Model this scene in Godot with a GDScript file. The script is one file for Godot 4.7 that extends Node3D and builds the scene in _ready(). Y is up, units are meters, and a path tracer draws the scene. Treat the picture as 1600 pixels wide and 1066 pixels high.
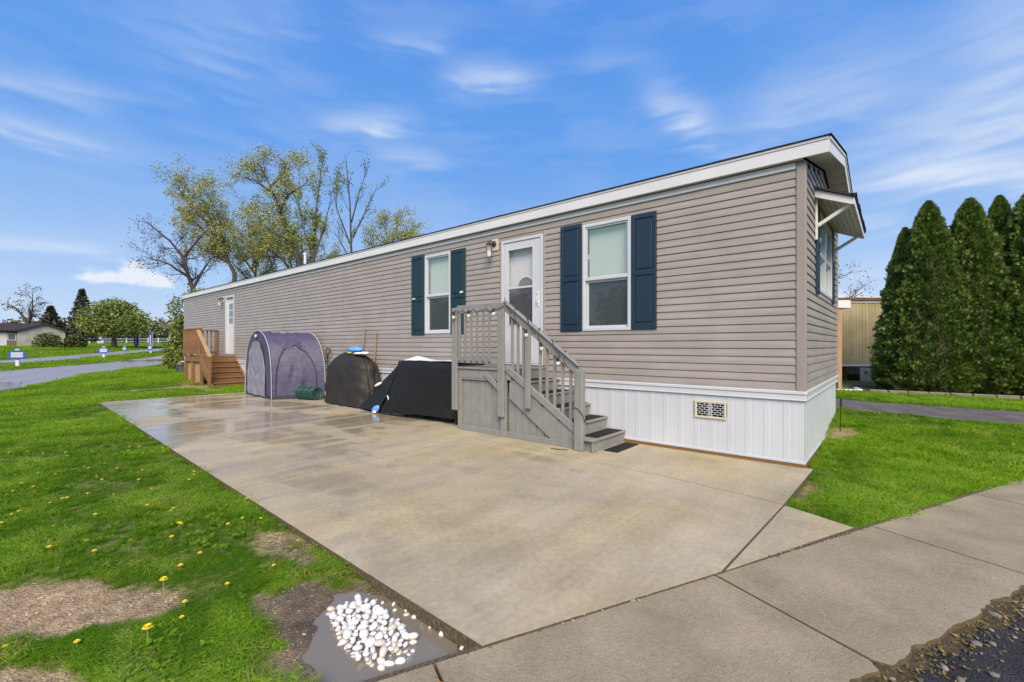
extends Node3D
# A grey vinyl-sided mobile home with a concrete driveway. World axes: the long front wall lies in z = 0 and runs to -x,
# its near corner is the origin, +z points out over the driveway, y is up, units are metres.

class MB:
	var v := PackedVector3Array()
	var n := PackedVector3Array()
	var c := PackedColorArray()
	var u := PackedVector2Array()
	var u2 := PackedVector2Array()
	var col := Color(1, 1, 1)
	var colored := false
	func trin(a: Vector3, b: Vector3, d: Vector3, na: Vector3, nb: Vector3, nd: Vector3) -> void:
		v.push_back(a); v.push_back(d); v.push_back(b)
		n.push_back(na); n.push_back(nd); n.push_back(nb)
		if colored:
			c.push_back(col); c.push_back(col); c.push_back(col)
	func tri(a: Vector3, b: Vector3, d: Vector3) -> void:
		var m := (b - a).cross(d - a).normalized()
		trin(a, b, d, m, m, m)
	func trio(a: Vector3, b: Vector3, d: Vector3, ctr: Vector3) -> void:
		var m := (b - a).cross(d - a)
		if m.dot((a + b + d) / 3.0 - ctr) < 0.0:
			tri(a, d, b)
		else:
			tri(a, b, d)
	func quad(a: Vector3, b: Vector3, d: Vector3, e: Vector3) -> void:
		tri(a, b, d)
		tri(a, d, e)
	func quado(a: Vector3, b: Vector3, d: Vector3, e: Vector3, ctr: Vector3) -> void:
		trio(a, b, d, ctr)
		trio(a, d, e, ctr)
	func box(ctr: Vector3, size: Vector3, bas := Basis.IDENTITY, ch := 0.0) -> void:
		var h := size * 0.5
		var k := minf(ch, minf(h.x, minf(h.y, h.z)) * 0.6)
		for ax in 3:
			var b1 := (ax + 1) % 3
			var b2 := (ax + 2) % 3
			for s in [-1.0, 1.0]:
				var p: Array[Vector3] = []
				for q in [[-1.0, -1.0], [1.0, -1.0], [1.0, 1.0], [-1.0, 1.0]]:
					var w := Vector3.ZERO
					w[ax] = s * h[ax]
					w[b1] = q[0] * (h[b1] - k)
					w[b2] = q[1] * (h[b2] - k)
					p.push_back(ctr + bas * w)
				quado(p[0], p[1], p[2], p[3], ctr)
		if k <= 0.0:
			return
		for ax in 3:
			var b1 := (ax + 1) % 3
			var b2 := (ax + 2) % 3
			for s1 in [-1.0, 1.0]:
				for s2 in [-1.0, 1.0]:
					var p: Array[Vector3] = []
					for q in [[-1.0, 0], [-1.0, 1], [1.0, 1], [1.0, 0]]:
						var w := Vector3.ZERO
						w[ax] = q[0] * (h[ax] - k)
						w[b1] = s1 * (h[b1] - (k if q[1] == 1 else 0.0))
						w[b2] = s2 * (h[b2] - (0.0 if q[1] == 1 else k))
						p.push_back(ctr + bas * w)
					quado(p[0], p[1], p[2], p[3], ctr)
		for sx in [-1.0, 1.0]:
			for sy in [-1.0, 1.0]:
				for sz in [-1.0, 1.0]:
					var q := Vector3(sx * (h.x - k), sy * (h.y - k), sz * (h.z - k))
					trio(ctr + bas * (q + Vector3(sx * k, 0, 0)), ctr + bas * (q + Vector3(0, sy * k, 0)), ctr + bas * (q + Vector3(0, 0, sz * k)), ctr)
	func span(a: Vector3, b: Vector3, ch := 0.0) -> void:
		box((a + b) * 0.5, (b - a).abs(), Basis.IDENTITY, ch)
	func beam(a: Vector3, b: Vector3, w: float, t: float, side: Vector3, ch := 0.0) -> void:
		# a board from a to b; t is its size along side, w across
		var y := (b - a).normalized()
		var x := (side - y * side.dot(y)).normalized()
		box((a + b) * 0.5, Vector3(t, (b - a).length(), w), Basis(x, y, x.cross(y)), ch)
	func prism(pts: PackedVector2Array, o: Vector3, ex: Vector3, ey: Vector3, depth: float) -> void:
		# polygon in the plane o + x*ex + y*ey, thickened by depth against ex x ey
		var pp := pts
		if Geometry2D.is_polygon_clockwise(pp):
			pp = pp.duplicate()
			pp.reverse()
		var nn := ex.cross(ey).normalized()
		var a: Array[Vector3] = []
		var b: Array[Vector3] = []
		for p in pp:
			a.push_back(o + ex * p.x + ey * p.y)
			b.push_back(o + ex * p.x + ey * p.y - nn * depth)
		var t := Geometry2D.triangulate_polygon(pp)
		for i in range(0, t.size(), 3):
			var x := a[t[i]]
			var y := a[t[i + 1]]
			var z := a[t[i + 2]]
			if (y - x).cross(z - x).dot(nn) < 0.0:
				tri(x, z, y)
				tri(b[t[i]], b[t[i + 1]], b[t[i + 2]])
			else:
				tri(x, y, z)
				tri(b[t[i]], b[t[i + 2]], b[t[i + 1]])
		for i in pp.size():
			var j := (i + 1) % pp.size()
			quad(a[i], b[i], b[j], a[j])
	func tube(p: PackedVector3Array, r: PackedFloat32Array, sides := 6, caps := true) -> void:
		if p.size() < 2:
			return
		var last_x := Vector3.ZERO
		var pr: Array = []
		var pn: Array = []
		for i in p.size():
			var d := (p[mini(i + 1, p.size() - 1)] - p[maxi(i - 1, 0)]).normalized()
			var x := last_x - d * last_x.dot(d)
			if x.length() < 0.1:
				x = d.cross(Vector3(0.31, 0.2, 0.93)) if absf(d.dot(Vector3(0.31, 0.2, 0.93))) < 0.9 else d.cross(Vector3.RIGHT)
			x = x.normalized()
			last_x = x
			var y := d.cross(x)
			var ring := PackedVector3Array()
			var nr := PackedVector3Array()
			for s in sides:
				var a := TAU * s / sides
				var q := x * cos(a) + y * sin(a)
				nr.push_back(q)
				ring.push_back(p[i] + q * r[mini(i, r.size() - 1)])
			pr.push_back(ring)
			pn.push_back(nr)
		for i in p.size() - 1:
			var ra: PackedVector3Array = pr[i]
			var rb: PackedVector3Array = pr[i + 1]
			var na: PackedVector3Array = pn[i]
			var nb: PackedVector3Array = pn[i + 1]
			for s in sides:
				var e := (s + 1) % sides
				trin(ra[s], ra[e], rb[e], na[s], na[e], nb[e])
				trin(ra[s], rb[e], rb[s], na[s], nb[e], nb[s])
		if caps:
			for k in [0, p.size() - 1]:
				var ring: PackedVector3Array = pr[k]
				var away: Vector3 = p[1] if k == 0 else p[k - 1]
				for s in sides:
					trio(p[k], ring[s], ring[(s + 1) % sides], away)
	func ball(ctr: Vector3, rad: Vector3, bas := Basis.IDENTITY, segs := 8, rings := 5, rough := 0.0, sd := 0) -> void:
		var rng := RandomNumberGenerator.new()
		rng.seed = sd + 11
		var rows: Array = []
		for i in rings + 1:
			var row := PackedVector3Array()
			var th := PI * i / rings
			for s in segs:
				var k := 1.0 + rng.randf_range(-rough, rough)
				var a := TAU * s / segs
				if i == 0 or i == rings:
					k = 1.0
				row.push_back(Vector3(sin(th) * cos(a), cos(th), sin(th) * sin(a)) * k)
			rows.push_back(row)
		for i in rings:
			for s in segs:
				var e := (s + 1) % segs
				var q: Array = [rows[i][s], rows[i][e], rows[i + 1][e], rows[i + 1][s]]
				var w: Array = []
				var m: Array = []
				for x in q:
					w.push_back(ctr + bas * (x * rad))
					m.push_back((bas * (x / rad)).normalized())
				if i > 0:
					trin(w[0], w[1], w[2], m[0], m[1], m[2])
				if i < rings - 1:
					trin(w[0], w[2], w[3], m[0], m[2], m[3])
	func surf(p: Array, flip := false) -> void:
		# p: rows of points; a smooth sheet, front towards (dp/dcol x dp/drow) unless flip
		var nr := p.size()
		var nc: int = p[0].size()
		var nn: Array = []
		for i in nr:
			var row := PackedVector3Array()
			for j in nc:
				var du: Vector3 = p[i][mini(j + 1, nc - 1)] - p[i][maxi(j - 1, 0)]
				var dv: Vector3 = p[mini(i + 1, nr - 1)][j] - p[maxi(i - 1, 0)][j]
				var m := du.cross(dv).normalized()
				row.push_back(-m if flip else m)
			nn.push_back(row)
		for i in nr - 1:
			for j in nc - 1:
				if flip:
					trin(p[i][j], p[i + 1][j + 1], p[i][j + 1], nn[i][j], nn[i + 1][j + 1], nn[i][j + 1])
					trin(p[i][j], p[i + 1][j], p[i + 1][j + 1], nn[i][j], nn[i + 1][j], nn[i + 1][j + 1])
				else:
					trin(p[i][j], p[i][j + 1], p[i + 1][j + 1], nn[i][j], nn[i][j + 1], nn[i + 1][j + 1])
					trin(p[i][j], p[i + 1][j + 1], p[i + 1][j], nn[i][j], nn[i + 1][j + 1], nn[i + 1][j])
	func mesh() -> ArrayMesh:
		var a := []
		a.resize(Mesh.ARRAY_MAX)
		a[Mesh.ARRAY_VERTEX] = v
		a[Mesh.ARRAY_NORMAL] = n
		if colored:
			a[Mesh.ARRAY_COLOR] = c
		if u.size() == v.size():
			a[Mesh.ARRAY_TEX_UV] = u
		if u2.size() == v.size():
			a[Mesh.ARRAY_TEX_UV2] = u2
		var m := ArrayMesh.new()
		m.add_surface_from_arrays(Mesh.PRIMITIVE_TRIANGLES, a)
		return m

var used := {}
var mats := {}
var tex := {}
var soil_noise := FastNoiseLite.new()
var rng := RandomNumberGenerator.new()

func numbered(called: String) -> String:
	var k: int = used.get(called, 0)
	used[called] = k + 1
	return called if k == 0 else "%s_%03d" % [called, k]

func obj(called: String, what, material: Material, parent: Node = null, at := Transform3D.IDENTITY) -> MeshInstance3D:
	var o := MeshInstance3D.new()
	var m: Mesh = what.mesh() if what is MB else what
	o.mesh = m
	o.material_override = material
	o.transform = at
	if parent == null:
		o.name = numbered(called)
		add_child(o)
	else:
		o.name = called
		parent.add_child(o, true)
	return o

func thing(called: String, label: String, category: String, at := Vector3.ZERO, group := "") -> Node3D:
	var o := Node3D.new()
	o.name = numbered(called)
	add_child(o)
	o.position = at
	tag(o, label, category, group)
	return o

func tag(o: Node, label: String, category: String, group := "", kind := "") -> void:
	if label: o.set_meta("label", label)
	if category: o.set_meta("category", category)
	if group: o.set_meta("group", group)
	if kind: o.set_meta("kind", kind)

func part(called: String, parent: Node, at := Vector3.ZERO) -> Node3D:
	var o := Node3D.new()
	o.name = called
	parent.add_child(o, true)
	o.position = at
	return o

func setting(called: String, what, material: Material, label: String) -> MeshInstance3D:
	var o := obj(called, what, material)
	tag(o, label, called.replace("_", " ") if called.count("_") < 2 else called.get_slice("_", 2), "", "structure")
	return o

func lin(r: float, g: float, b: float, a := 1.0) -> Color:
	var c := Color(r, g, b).linear_to_srgb()
	c.a = a
	return c

func ss(a: float, b: float, x: float) -> float:
	var t := clampf((x - a) / (b - a), 0.0, 1.0)
	return t * t * (3.0 - 2.0 * t)

# ---- computed textures -------------------------------------------------------------------------------------------
func noise_bytes(size: int, freq: float, octaves: int, sd: int, stretch := Vector2i(1, 1)) -> PackedByteArray:
	var f := FastNoiseLite.new()
	f.noise_type = FastNoiseLite.TYPE_SIMPLEX_SMOOTH
	f.seed = sd
	f.frequency = freq
	f.fractal_octaves = octaves
	var im := f.get_seamless_image(maxi(8, size / stretch.x), maxi(8, size / stretch.y))
	im.convert(Image.FORMAT_L8)
	if im.get_width() != size or im.get_height() != size:
		im.resize(size, size, Image.INTERPOLATE_CUBIC)
	return im.get_data()

func noise_tex(key: String, size: int, layers: Array, lo: Color, hi: Color, power := 1.0) -> ImageTexture:
	# layers: [frequency, octaves, weight, stretch]; the sum is stretched to 0..1 and runs from lo to hi (sRGB)
	if tex.has(key):
		return tex[key]
	var acc := PackedFloat32Array()
	acc.resize(size * size)
	var sd := hash(key) % 9999
	for l in layers:
		var d := noise_bytes(size, l[0], l[1], sd, l[3] if l.size() > 3 else Vector2i(1, 1))
		sd += 17
		var w: float = l[2] / 255.0
		for i in size * size:
			acc[i] += d[i] * w
	var mn := 1e9
	var mx := -1e9
	for x in acc:
		mn = minf(mn, x)
		mx = maxf(mx, x)
	var b := PackedByteArray()
	b.resize(size * size * 3)
	var k := 1.0 / maxf(mx - mn, 1e-5)
	for i in size * size:
		var t := pow((acc[i] - mn) * k, power)
		b[i * 3] = int(255.0 * lerpf(lo.r, hi.r, t))
		b[i * 3 + 1] = int(255.0 * lerpf(lo.g, hi.g, t))
		b[i * 3 + 2] = int(255.0 * lerpf(lo.b, hi.b, t))
	var t := ImageTexture.create_from_image(Image.create_from_data(size, size, false, Image.FORMAT_RGB8, b))
	tex[key] = t
	return t

func speckle(t: ImageTexture, count: int, sd: int, dark: float, light: float) -> ImageTexture:
	# aggregate grains and pits: small dark and light dots of stone
	var im := t.get_image()
	var rr := RandomNumberGenerator.new()
	rr.seed = sd
	var w := im.get_width()
	var h := im.get_height()
	for i in count:
		var x := rr.randi() % w
		var y := rr.randi() % h
		var k := dark + rr.randf() * 0.2 if rr.randf() < 0.6 else light
		var big := 2 if rr.randf() < 0.12 else 1
		for dx in big:
			for dy in big:
				var c := im.get_pixel((x + dx) % w, (y + dy) % h)
				im.set_pixel((x + dx) % w, (y + dy) % h, Color(minf(c.r * k, 1), minf(c.g * k, 1), minf(c.b * k, 1)))
	return ImageTexture.create_from_image(im)

func bump_tex(key: String, size: int, layers: Array, strength: float) -> ImageTexture:
	var k2 := key + "_n"
	if tex.has(k2):
		return tex[k2]
	var im: Image = noise_tex(key + "_h", size, layers, Color.BLACK, Color.WHITE).get_image()
	im.convert(Image.FORMAT_RGBA8)
	im.bump_map_to_normal_map(strength)
	tex.erase(key + "_h")
	tex[k2] = ImageTexture.create_from_image(im)
	return tex[k2]

func mat(key: String, color: Color, rough: float, texture: Texture2D = null, tile := 1.0, normal: Texture2D = null, depth := 1.0) -> StandardMaterial3D:
	if mats.has(key):
		return mats[key]
	var m := StandardMaterial3D.new()
	m.resource_name = key
	m.albedo_color = color
	m.roughness = rough
	if texture:
		m.albedo_texture = texture
	if normal:
		m.normal_enabled = true
		m.normal_texture = normal
		m.normal_scale = depth
	if texture or normal:
		m.uv1_triplanar = true
		m.uv1_world_triplanar = true
		m.uv1_scale = Vector3.ONE / tile
	mats[key] = m
	return m

func leaf_mat(key: String, back: Color) -> StandardMaterial3D:
	var m := mat(key, Color.WHITE, 0.55)
	m.vertex_color_use_as_albedo = true
	m.backlight_enabled = true
	m.backlight = back
	m.cull_mode = BaseMaterial3D.CULL_DISABLED
	return m

# ---- terrain -----------------------------------------------------------------------------------------------------
const SW_N := Vector2(0.914, 0.406)   # across the pavement, towards the street
const SW_T := Vector2(0.406, -0.914)  # along the pavement
const SW_A := 1.29
const SW_B := 2.21

func slab_edge(x: float) -> float:
	return 4.335 + 0.425 * (x + 14.645) / 13.945

func ell(x: float, z: float, cx: float, cz: float, rx: float, rz: float, turn := 0.0) -> float:
	var d := Vector2(x - cx, z - cz).rotated(turn)
	return Vector2(d.x / rx, d.y / rz).length()

func puddle_at(x: float, z: float) -> float:
	# 1 deep in the puddle hollow at the pebbles, 0 outside it
	var w := soil_noise.get_noise_2d(x * 60.0, z * 60.0) * 0.25
	return 1.0 - ss(0.55, 1.25, ell(x, z, -1.17, 5.0, 0.66, 0.34, -0.05) + w * 1.3)

func height(x: float, z: float) -> float:
	var r := Vector2(x, z - 6.0).length()
	var h := -0.05 + 0.25 * ss(0.3, 4.0, -z) * (1.0 - ss(12.0, 30.0, -x))
	var b := 0.2 * exp(-pow((x + 24.0) / 6.5, 2.0)) * (1.0 - ss(1.5, 6.0, z))
	h = maxf(h, -0.05 + b)
	h += 1.3 * ss(45.0, 80.0, r) + 1.1 * ss(80.0, 150.0, r)
	if r < 14.0:
		h += 0.012 * soil_noise.get_noise_2d(x * 25.0, z * 25.0)
		h += 0.010 * soil_noise.get_noise_2d(x * 160.0, z * 160.0) * (1.0 - ss(0.5, 1.3, ell(x, z, -1.3, 5.0, 1.4, 0.7)))
		h -= 0.052 * puddle_at(x, z)
	return h

func over_slab(x: float, z: float, grow := 0.0) -> bool:
	if x > -14.62 - grow and x < 0.08 + grow and z > -0.3 and z < slab_edge(x) + grow:
		return true
	return x > -0.1 and x < 0.62 and z > 1.58 - grow + maxf(0.0, x) * 0.4 and x * SW_N.x + z * SW_N.y < SW_A + 0.05

func street_side(x: float, z: float) -> float:
	return x * SW_N.x + z * SW_N.y

func lane_near(x: float) -> float:
	return -4.55 + 0.22 * x + 0.12 * soil_noise.get_noise_2d(x * 30.0, 3.0)

func lane_far(x: float) -> float:
	return -6.5 + 0.08 * x + 0.15 * soil_noise.get_noise_2d(x * 25.0, 90.0)

var road_a := [Vector2(-12.0, 11.5), Vector2(-21.4, 5.85), Vector2(-23.9, 4.6), Vector2(-28.5, 2.95), Vector2(-37.4, -0.3), Vector2(-41.1, -2.3), Vector2(-60.0, -14.0)]
var road_b := [Vector2(-27.0, 11.5), Vector2(-38.2, 5.5), Vector2(-40.8, 4.4), Vector2(-43.6, 3.0), Vector2(-49.0, -0.4), Vector2(-54.9, -4.3), Vector2(-72.0, -16.0)]
var path_a := [Vector2(-43.0, 9.6), Vector2(-48.7, 5.27), Vector2(-53.2, 2.33), Vector2(-58.2, -1.64), Vector2(-64.0, -6.7), Vector2(-76.0, -17.0)]
var path_b := [Vector2(-49.0, 10.2), Vector2(-54.8, 5.14), Vector2(-58.5, 1.93), Vector2(-63.2, -2.33), Vector2(-69.3, -7.4), Vector2(-82.0, -19.0)]

func in_strip(p: Vector2, a: Array, b: Array) -> bool:
	var poly := PackedVector2Array(a)
	for i in range(b.size() - 1, -1, -1):
		poly.push_back(b[i])
	return Geometry2D.is_point_in_polygon(p, poly)

func bare(x: float, z: float) -> float:
	# how bare the lawn is: 1 naked soil, 0 full turf (matter with ragged outlines, as in the photograph)
	var w := soil_noise.get_noise_2d(x * 22.0, z * 22.0) * 0.55 + soil_noise.get_noise_2d(x * 70.0 + 50.0, z * 70.0) * 0.25
	var k := 0.0
	k = maxf(k, 1.0 - ss(0.8, 1.08, ell(x, z, -2.85, 6.05, 0.74, 0.34, 0.62) + w))
	k = maxf(k, 1.0 - ss(0.8, 1.05, ell(x, z, -2.1, 6.2, 0.46, 0.17, 0.5) + w))
	k = maxf(k, 1.0 - ss(0.8, 1.15, ell(x, z, -1.42, 5.0, 0.82, 0.36, -0.1) + w * 1.5))
	k = maxf(k, 0.75 - ss(0.5, 1.2, ell(x, z, -2.5, 4.85, 0.6, 0.2, 0.0) + w))
	k = maxf(k, 0.8 - ss(0.4, 1.1, ell(x, z, -17.7, 2.2, 0.35, 2.0) + w * 1.4))
	k = maxf(k, 0.85 - ss(0.4, 1.1, ell(x, z, -17.4, 1.4, 2.4, 0.45) + w * 1.2))
	k = maxf(k, 0.8 - ss(0.4, 1.1, ell(x, z, 0.22, -2.35, 0.3, 0.55) + w))
	k = maxf(k, 0.75 - ss(0.3, 1.2, ell(x, z, 0.17, 0.75, 0.13, 0.55) + w))
	return clampf(k, 0.0, 1.0)

func turf_ok(x: float, z: float) -> bool:
	if over_slab(x, z) or street_side(x, z) > SW_A:
		return false
	if x > -24.85 and x < 0.02 and z < 0.02 and z > -3.95:
		return false
	if z < lane_near(x) and z > lane_far(x) and x > -12.0:
		return false
	return true

func axis(dense: Array, far: float) -> PackedFloat32Array:
	# grid lines: dense = [[from, to, step]...], growing steps out to +-far
	var a := PackedFloat32Array()
	for d in dense:
		var x: float = d[0]
		while x < d[1] - 1e-4:
			a.push_back(x)
			x += d[2]
	var s := 0.5
	var x: float = dense[-1][1]
	while x < far:
		a.push_back(x)
		s *= 1.3
		x += s
	a.push_back(far)
	s = 0.5
	x = dense[0][0]
	var b := PackedFloat32Array()
	while x > -far:
		s *= 1.22
		x -= s
		b.push_back(maxf(x, -far))
	b.reverse()
	b.append_array(a)
	return b

func sheet(mb: MB, a: Array, b: Array, lift: float, cut := 1.5) -> void:
	# a strip between two edge lines of the ground, following the terrain
	for i in a.size() - 1:
		var k := maxi(1, int((a[i] as Vector2).distance_to(a[i + 1]) / cut))
		var m := maxi(1, int((a[i] as Vector2).distance_to(b[i]) / cut))
		for s in k:
			for q in m:
				var c: Array = []
				for e in [[s, q], [s + 1, q], [s + 1, q + 1], [s, q + 1]]:
					var pa: Vector2 = (a[i] as Vector2).lerp(a[i + 1], float(e[0]) / k)
					var pb: Vector2 = (b[i] as Vector2).lerp(b[i + 1], float(e[0]) / k)
					var p := pa.lerp(pb, float(e[1]) / m)
					c.push_back(Vector3(p.x, height(p.x, p.y) + lift, p.y))
				var up := Vector3(c[0].x, -1000.0, c[0].z)
				mb.quado(c[0], c[1], c[2], c[3], up)

func flat_uv(mb: MB, ox: float, oz: float, sx: float, sz: float, t2: float) -> void:
	for p in mb.v:
		mb.u.push_back(Vector2((p.x - ox) / sx, (p.z - oz) / sz))
		mb.u2.push_back(Vector2(p.x + p.y * 0.7, p.z + p.y * 0.5) / t2)

func _ready() -> void:
	rng.seed = 20240518
	soil_noise.seed = 7
	soil_noise.frequency = 0.03
	soil_noise.fractal_octaves = 3
	stage()
	materials()
	build_ground()
	build_paving()
	build_home()
	build_porch()
	build_wood_porch()
	build_yard_things()
	build_pebbles()
	build_neighbour()
	build_hedge()
	build_trees()
	build_far_side()
	build_across()
	build_litter()
	build_turf()

func stage() -> void:
	var cam := Camera3D.new()
	cam.name = "camera"
	cam.position = Vector3(0.825, 1.449, 6.32)
	cam.rotation_degrees = Vector3(0, 40.25, 0)
	cam.keep_aspect = Camera3D.KEEP_HEIGHT
	cam.projection = Camera3D.PROJECTION_FRUSTUM
	cam.near = 0.1
	cam.far = 900.0
	cam.size = 2.0 * 0.1 * 533.0 / 707.0
	cam.frustum_offset = Vector2(0, 0.1 * 7.0 / 707.0)
	add_child(cam)
	cam.current = true
	var env := Environment.new()
	env.background_mode = Environment.BG_SKY
	env.tonemap_mode = Environment.TONE_MAPPER_LINEAR
	env.tonemap_exposure = 1.12
	env.sdfgi_enabled = true
	env.ssao_enabled = true
	env.ssil_enabled = true
	var sky := Sky.new()
	var sm := PanoramaSkyMaterial.new()
	sm.panorama = sky_image()
	sky.sky_material = sm
	env.sky = sky
	env.background_energy_multiplier = 1.0
	var we := WorldEnvironment.new()
	we.name = "environment"
	we.environment = env
	add_child(we)
	var sun := DirectionalLight3D.new()
	sun.name = "sun"
	sun.light_color = Color(1.0, 0.925, 0.81)
	sun.light_energy = 1.55
	sun.light_angular_distance = 35.0
	sun.shadow_enabled = true
	add_child(sun)
	sun.look_at_from_position(Vector3(0.53, 0.66, 0.54) * 50.0, Vector3.ZERO)

func sky_image() -> ImageTexture:
	var w := 2048
	var h := 1024
	var im := Image.create(w, h, false, Image.FORMAT_RGBF)
	var f := FastNoiseLite.new()
	f.seed = 3
	f.frequency = 1.0
	f.fractal_octaves = 4
	# streaks of thin cirrus: [azimuth, elevation] of both ends, half width (degrees), strength
	var wisps := [[-49.1, 30.5, -37.0, 30.8, 0.8, 0.5], [-64.6, 24.0, -52.2, 26.0, 1.0, 0.5], [-57.2, 22.1, -47.5, 22.1, 0.9, 0.35], [-24.5, 28.0, -15.2, 23.9, 1.5, 0.5], [-15.2, 23.9, 2.3, 24.1, 2.4, 0.42],
		[2.3, 24.1, 16.0, 26.2, 3.6, 0.45], [-4.9, 18.1, 18.0, 17.6, 3.0, 0.5], [-0.9, 16.4, 14.0, 12.2, 1.0, 0.42], [-92.5, 18.6, -79.1, 17.4, 0.6, 0.35], [-92.5, 20.6, -80.6, 22.5, 0.7, 0.28],
		[-59.0, 32.7, -46.7, 33.7, 0.7, 0.22], [-92.5, 8.7, -81.0, 8.8, 0.5, 0.45], [-5.0, 6.6, 2.0, 7.0, 1.4, 0.4], [-32.2, 31.6, -21.5, 31.1, 0.8, 0.2], [-2.9, 11.7, 1.0, 11.7, 0.6, 0.3], [-82.8, 26.6, -63.2, 34.1, 2.9, 0.15]]
	var r2 := RandomNumberGenerator.new()
	r2.seed = 5
	for k in 60:   # the same kind of sky all round
		var az := r2.randf_range(20.0, 260.0)
		var el := r2.randf_range(7.0, 60.0)
		var ln := r2.randf_range(5.0, 16.0)
		wisps.push_back([az - ln * 0.5, el, az + ln * 0.5, el + r2.randf_range(-2.0, 2.0), r2.randf_range(0.6, 2.6), r2.randf_range(0.2, 0.5)])
	var puffs := [[-82.3, 6.3, 2.0, 0.9], [-80.1, 6.9, 1.7, 1.5], [-78.3, 6.2, 1.6, 1.0], [-91.0, 3.6, 3.0, 0.8], [-3.2, 4.0, 4.0, 1.5], [60.0, 6.0, 3.0, 1.4], [130.0, 6.0, 4.0, 1.5], [200.0, 5.0, 3.0, 1.2]]
	var top := Vector3(0.066, 0.245, 0.77)
	var mid := Vector3(0.135, 0.36, 0.84)
	var low := Vector3(0.40, 0.60, 0.92)
	var hz := Vector3(0.62, 0.75, 0.93)
	for y in h / 2 + 8:
		var el := 90.0 - 180.0 * (y + 0.5) / h
		var e := maxf(el, 0.0)
		var base := hz.lerp(low, ss(0.0, 8.0, e)).lerp(mid, ss(5.0, 24.0, e)).lerp(top, ss(20.0, 50.0, e))
		var live: Array = []
		for q in wisps:
			if el > minf(q[1], q[3]) - q[4] * 3.5 and el < maxf(q[1], q[3]) + q[4] * 3.5:
				live.push_back(q)
		for x in w:
			var az := 360.0 * (x + 0.5) / w
			if az > 262.0:
				az -= 360.0
			var n1 := f.get_noise_3d(az * 0.045, el * 0.16, 1.0)
			var n2 := f.get_noise_3d(az * 0.085 + n1 * 0.6, el * 0.75 + n1 * 1.2 + az * 0.02, 7.0)
			var a := 0.10 * ss(-0.3, 0.6, n1 + n2 * 0.4)
			for q in live:
				var ab := Vector2(q[2] - q[0], q[3] - q[1])
				var t := clampf((az - q[0]) / ab.x, 0.0, 1.0)
				if az < q[0] - 6.0 or az > q[2] + 6.0:
					continue
				var dx := maxf(0.0, absf(az - (q[0] + q[2]) * 0.5) - ab.x * 0.12) / (ab.x * 0.32)
				var dy: float = (el - (q[1] + ab.y * t) + n2 * q[4] * 1.3) / (q[4] * 1.35)
				a += q[5] * 0.9 * exp(-dy * dy * 0.9 - dx * dx * 1.0) * (0.8 + 0.6 * n2)
			for q in puffs:
				var d := Vector2((az - q[0]) / q[2], (el - q[1]) / q[3])
				if d.length_squared() < 4.0:
					a += 1.1 * (1.0 - ss(0.35, 1.15, d.length() + f.get_noise_2d(az * 0.55, el * 0.9) * 0.55 + (0.45 if d.y < -0.4 else 0.0)))
			a = clampf(a, 0.0, 0.95)
			var c := base.lerp(Vector3(0.82, 0.88, 0.97), a)
			im.set_pixel(x, y, Color(c.x, c.y, c.z) * 0.893)
	for y in range(h / 2 + 8, h):
		for x in w:
			im.set_pixel(x, y, Color(0.2, 0.22, 0.18))
	return ImageTexture.create_from_image(im)

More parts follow.
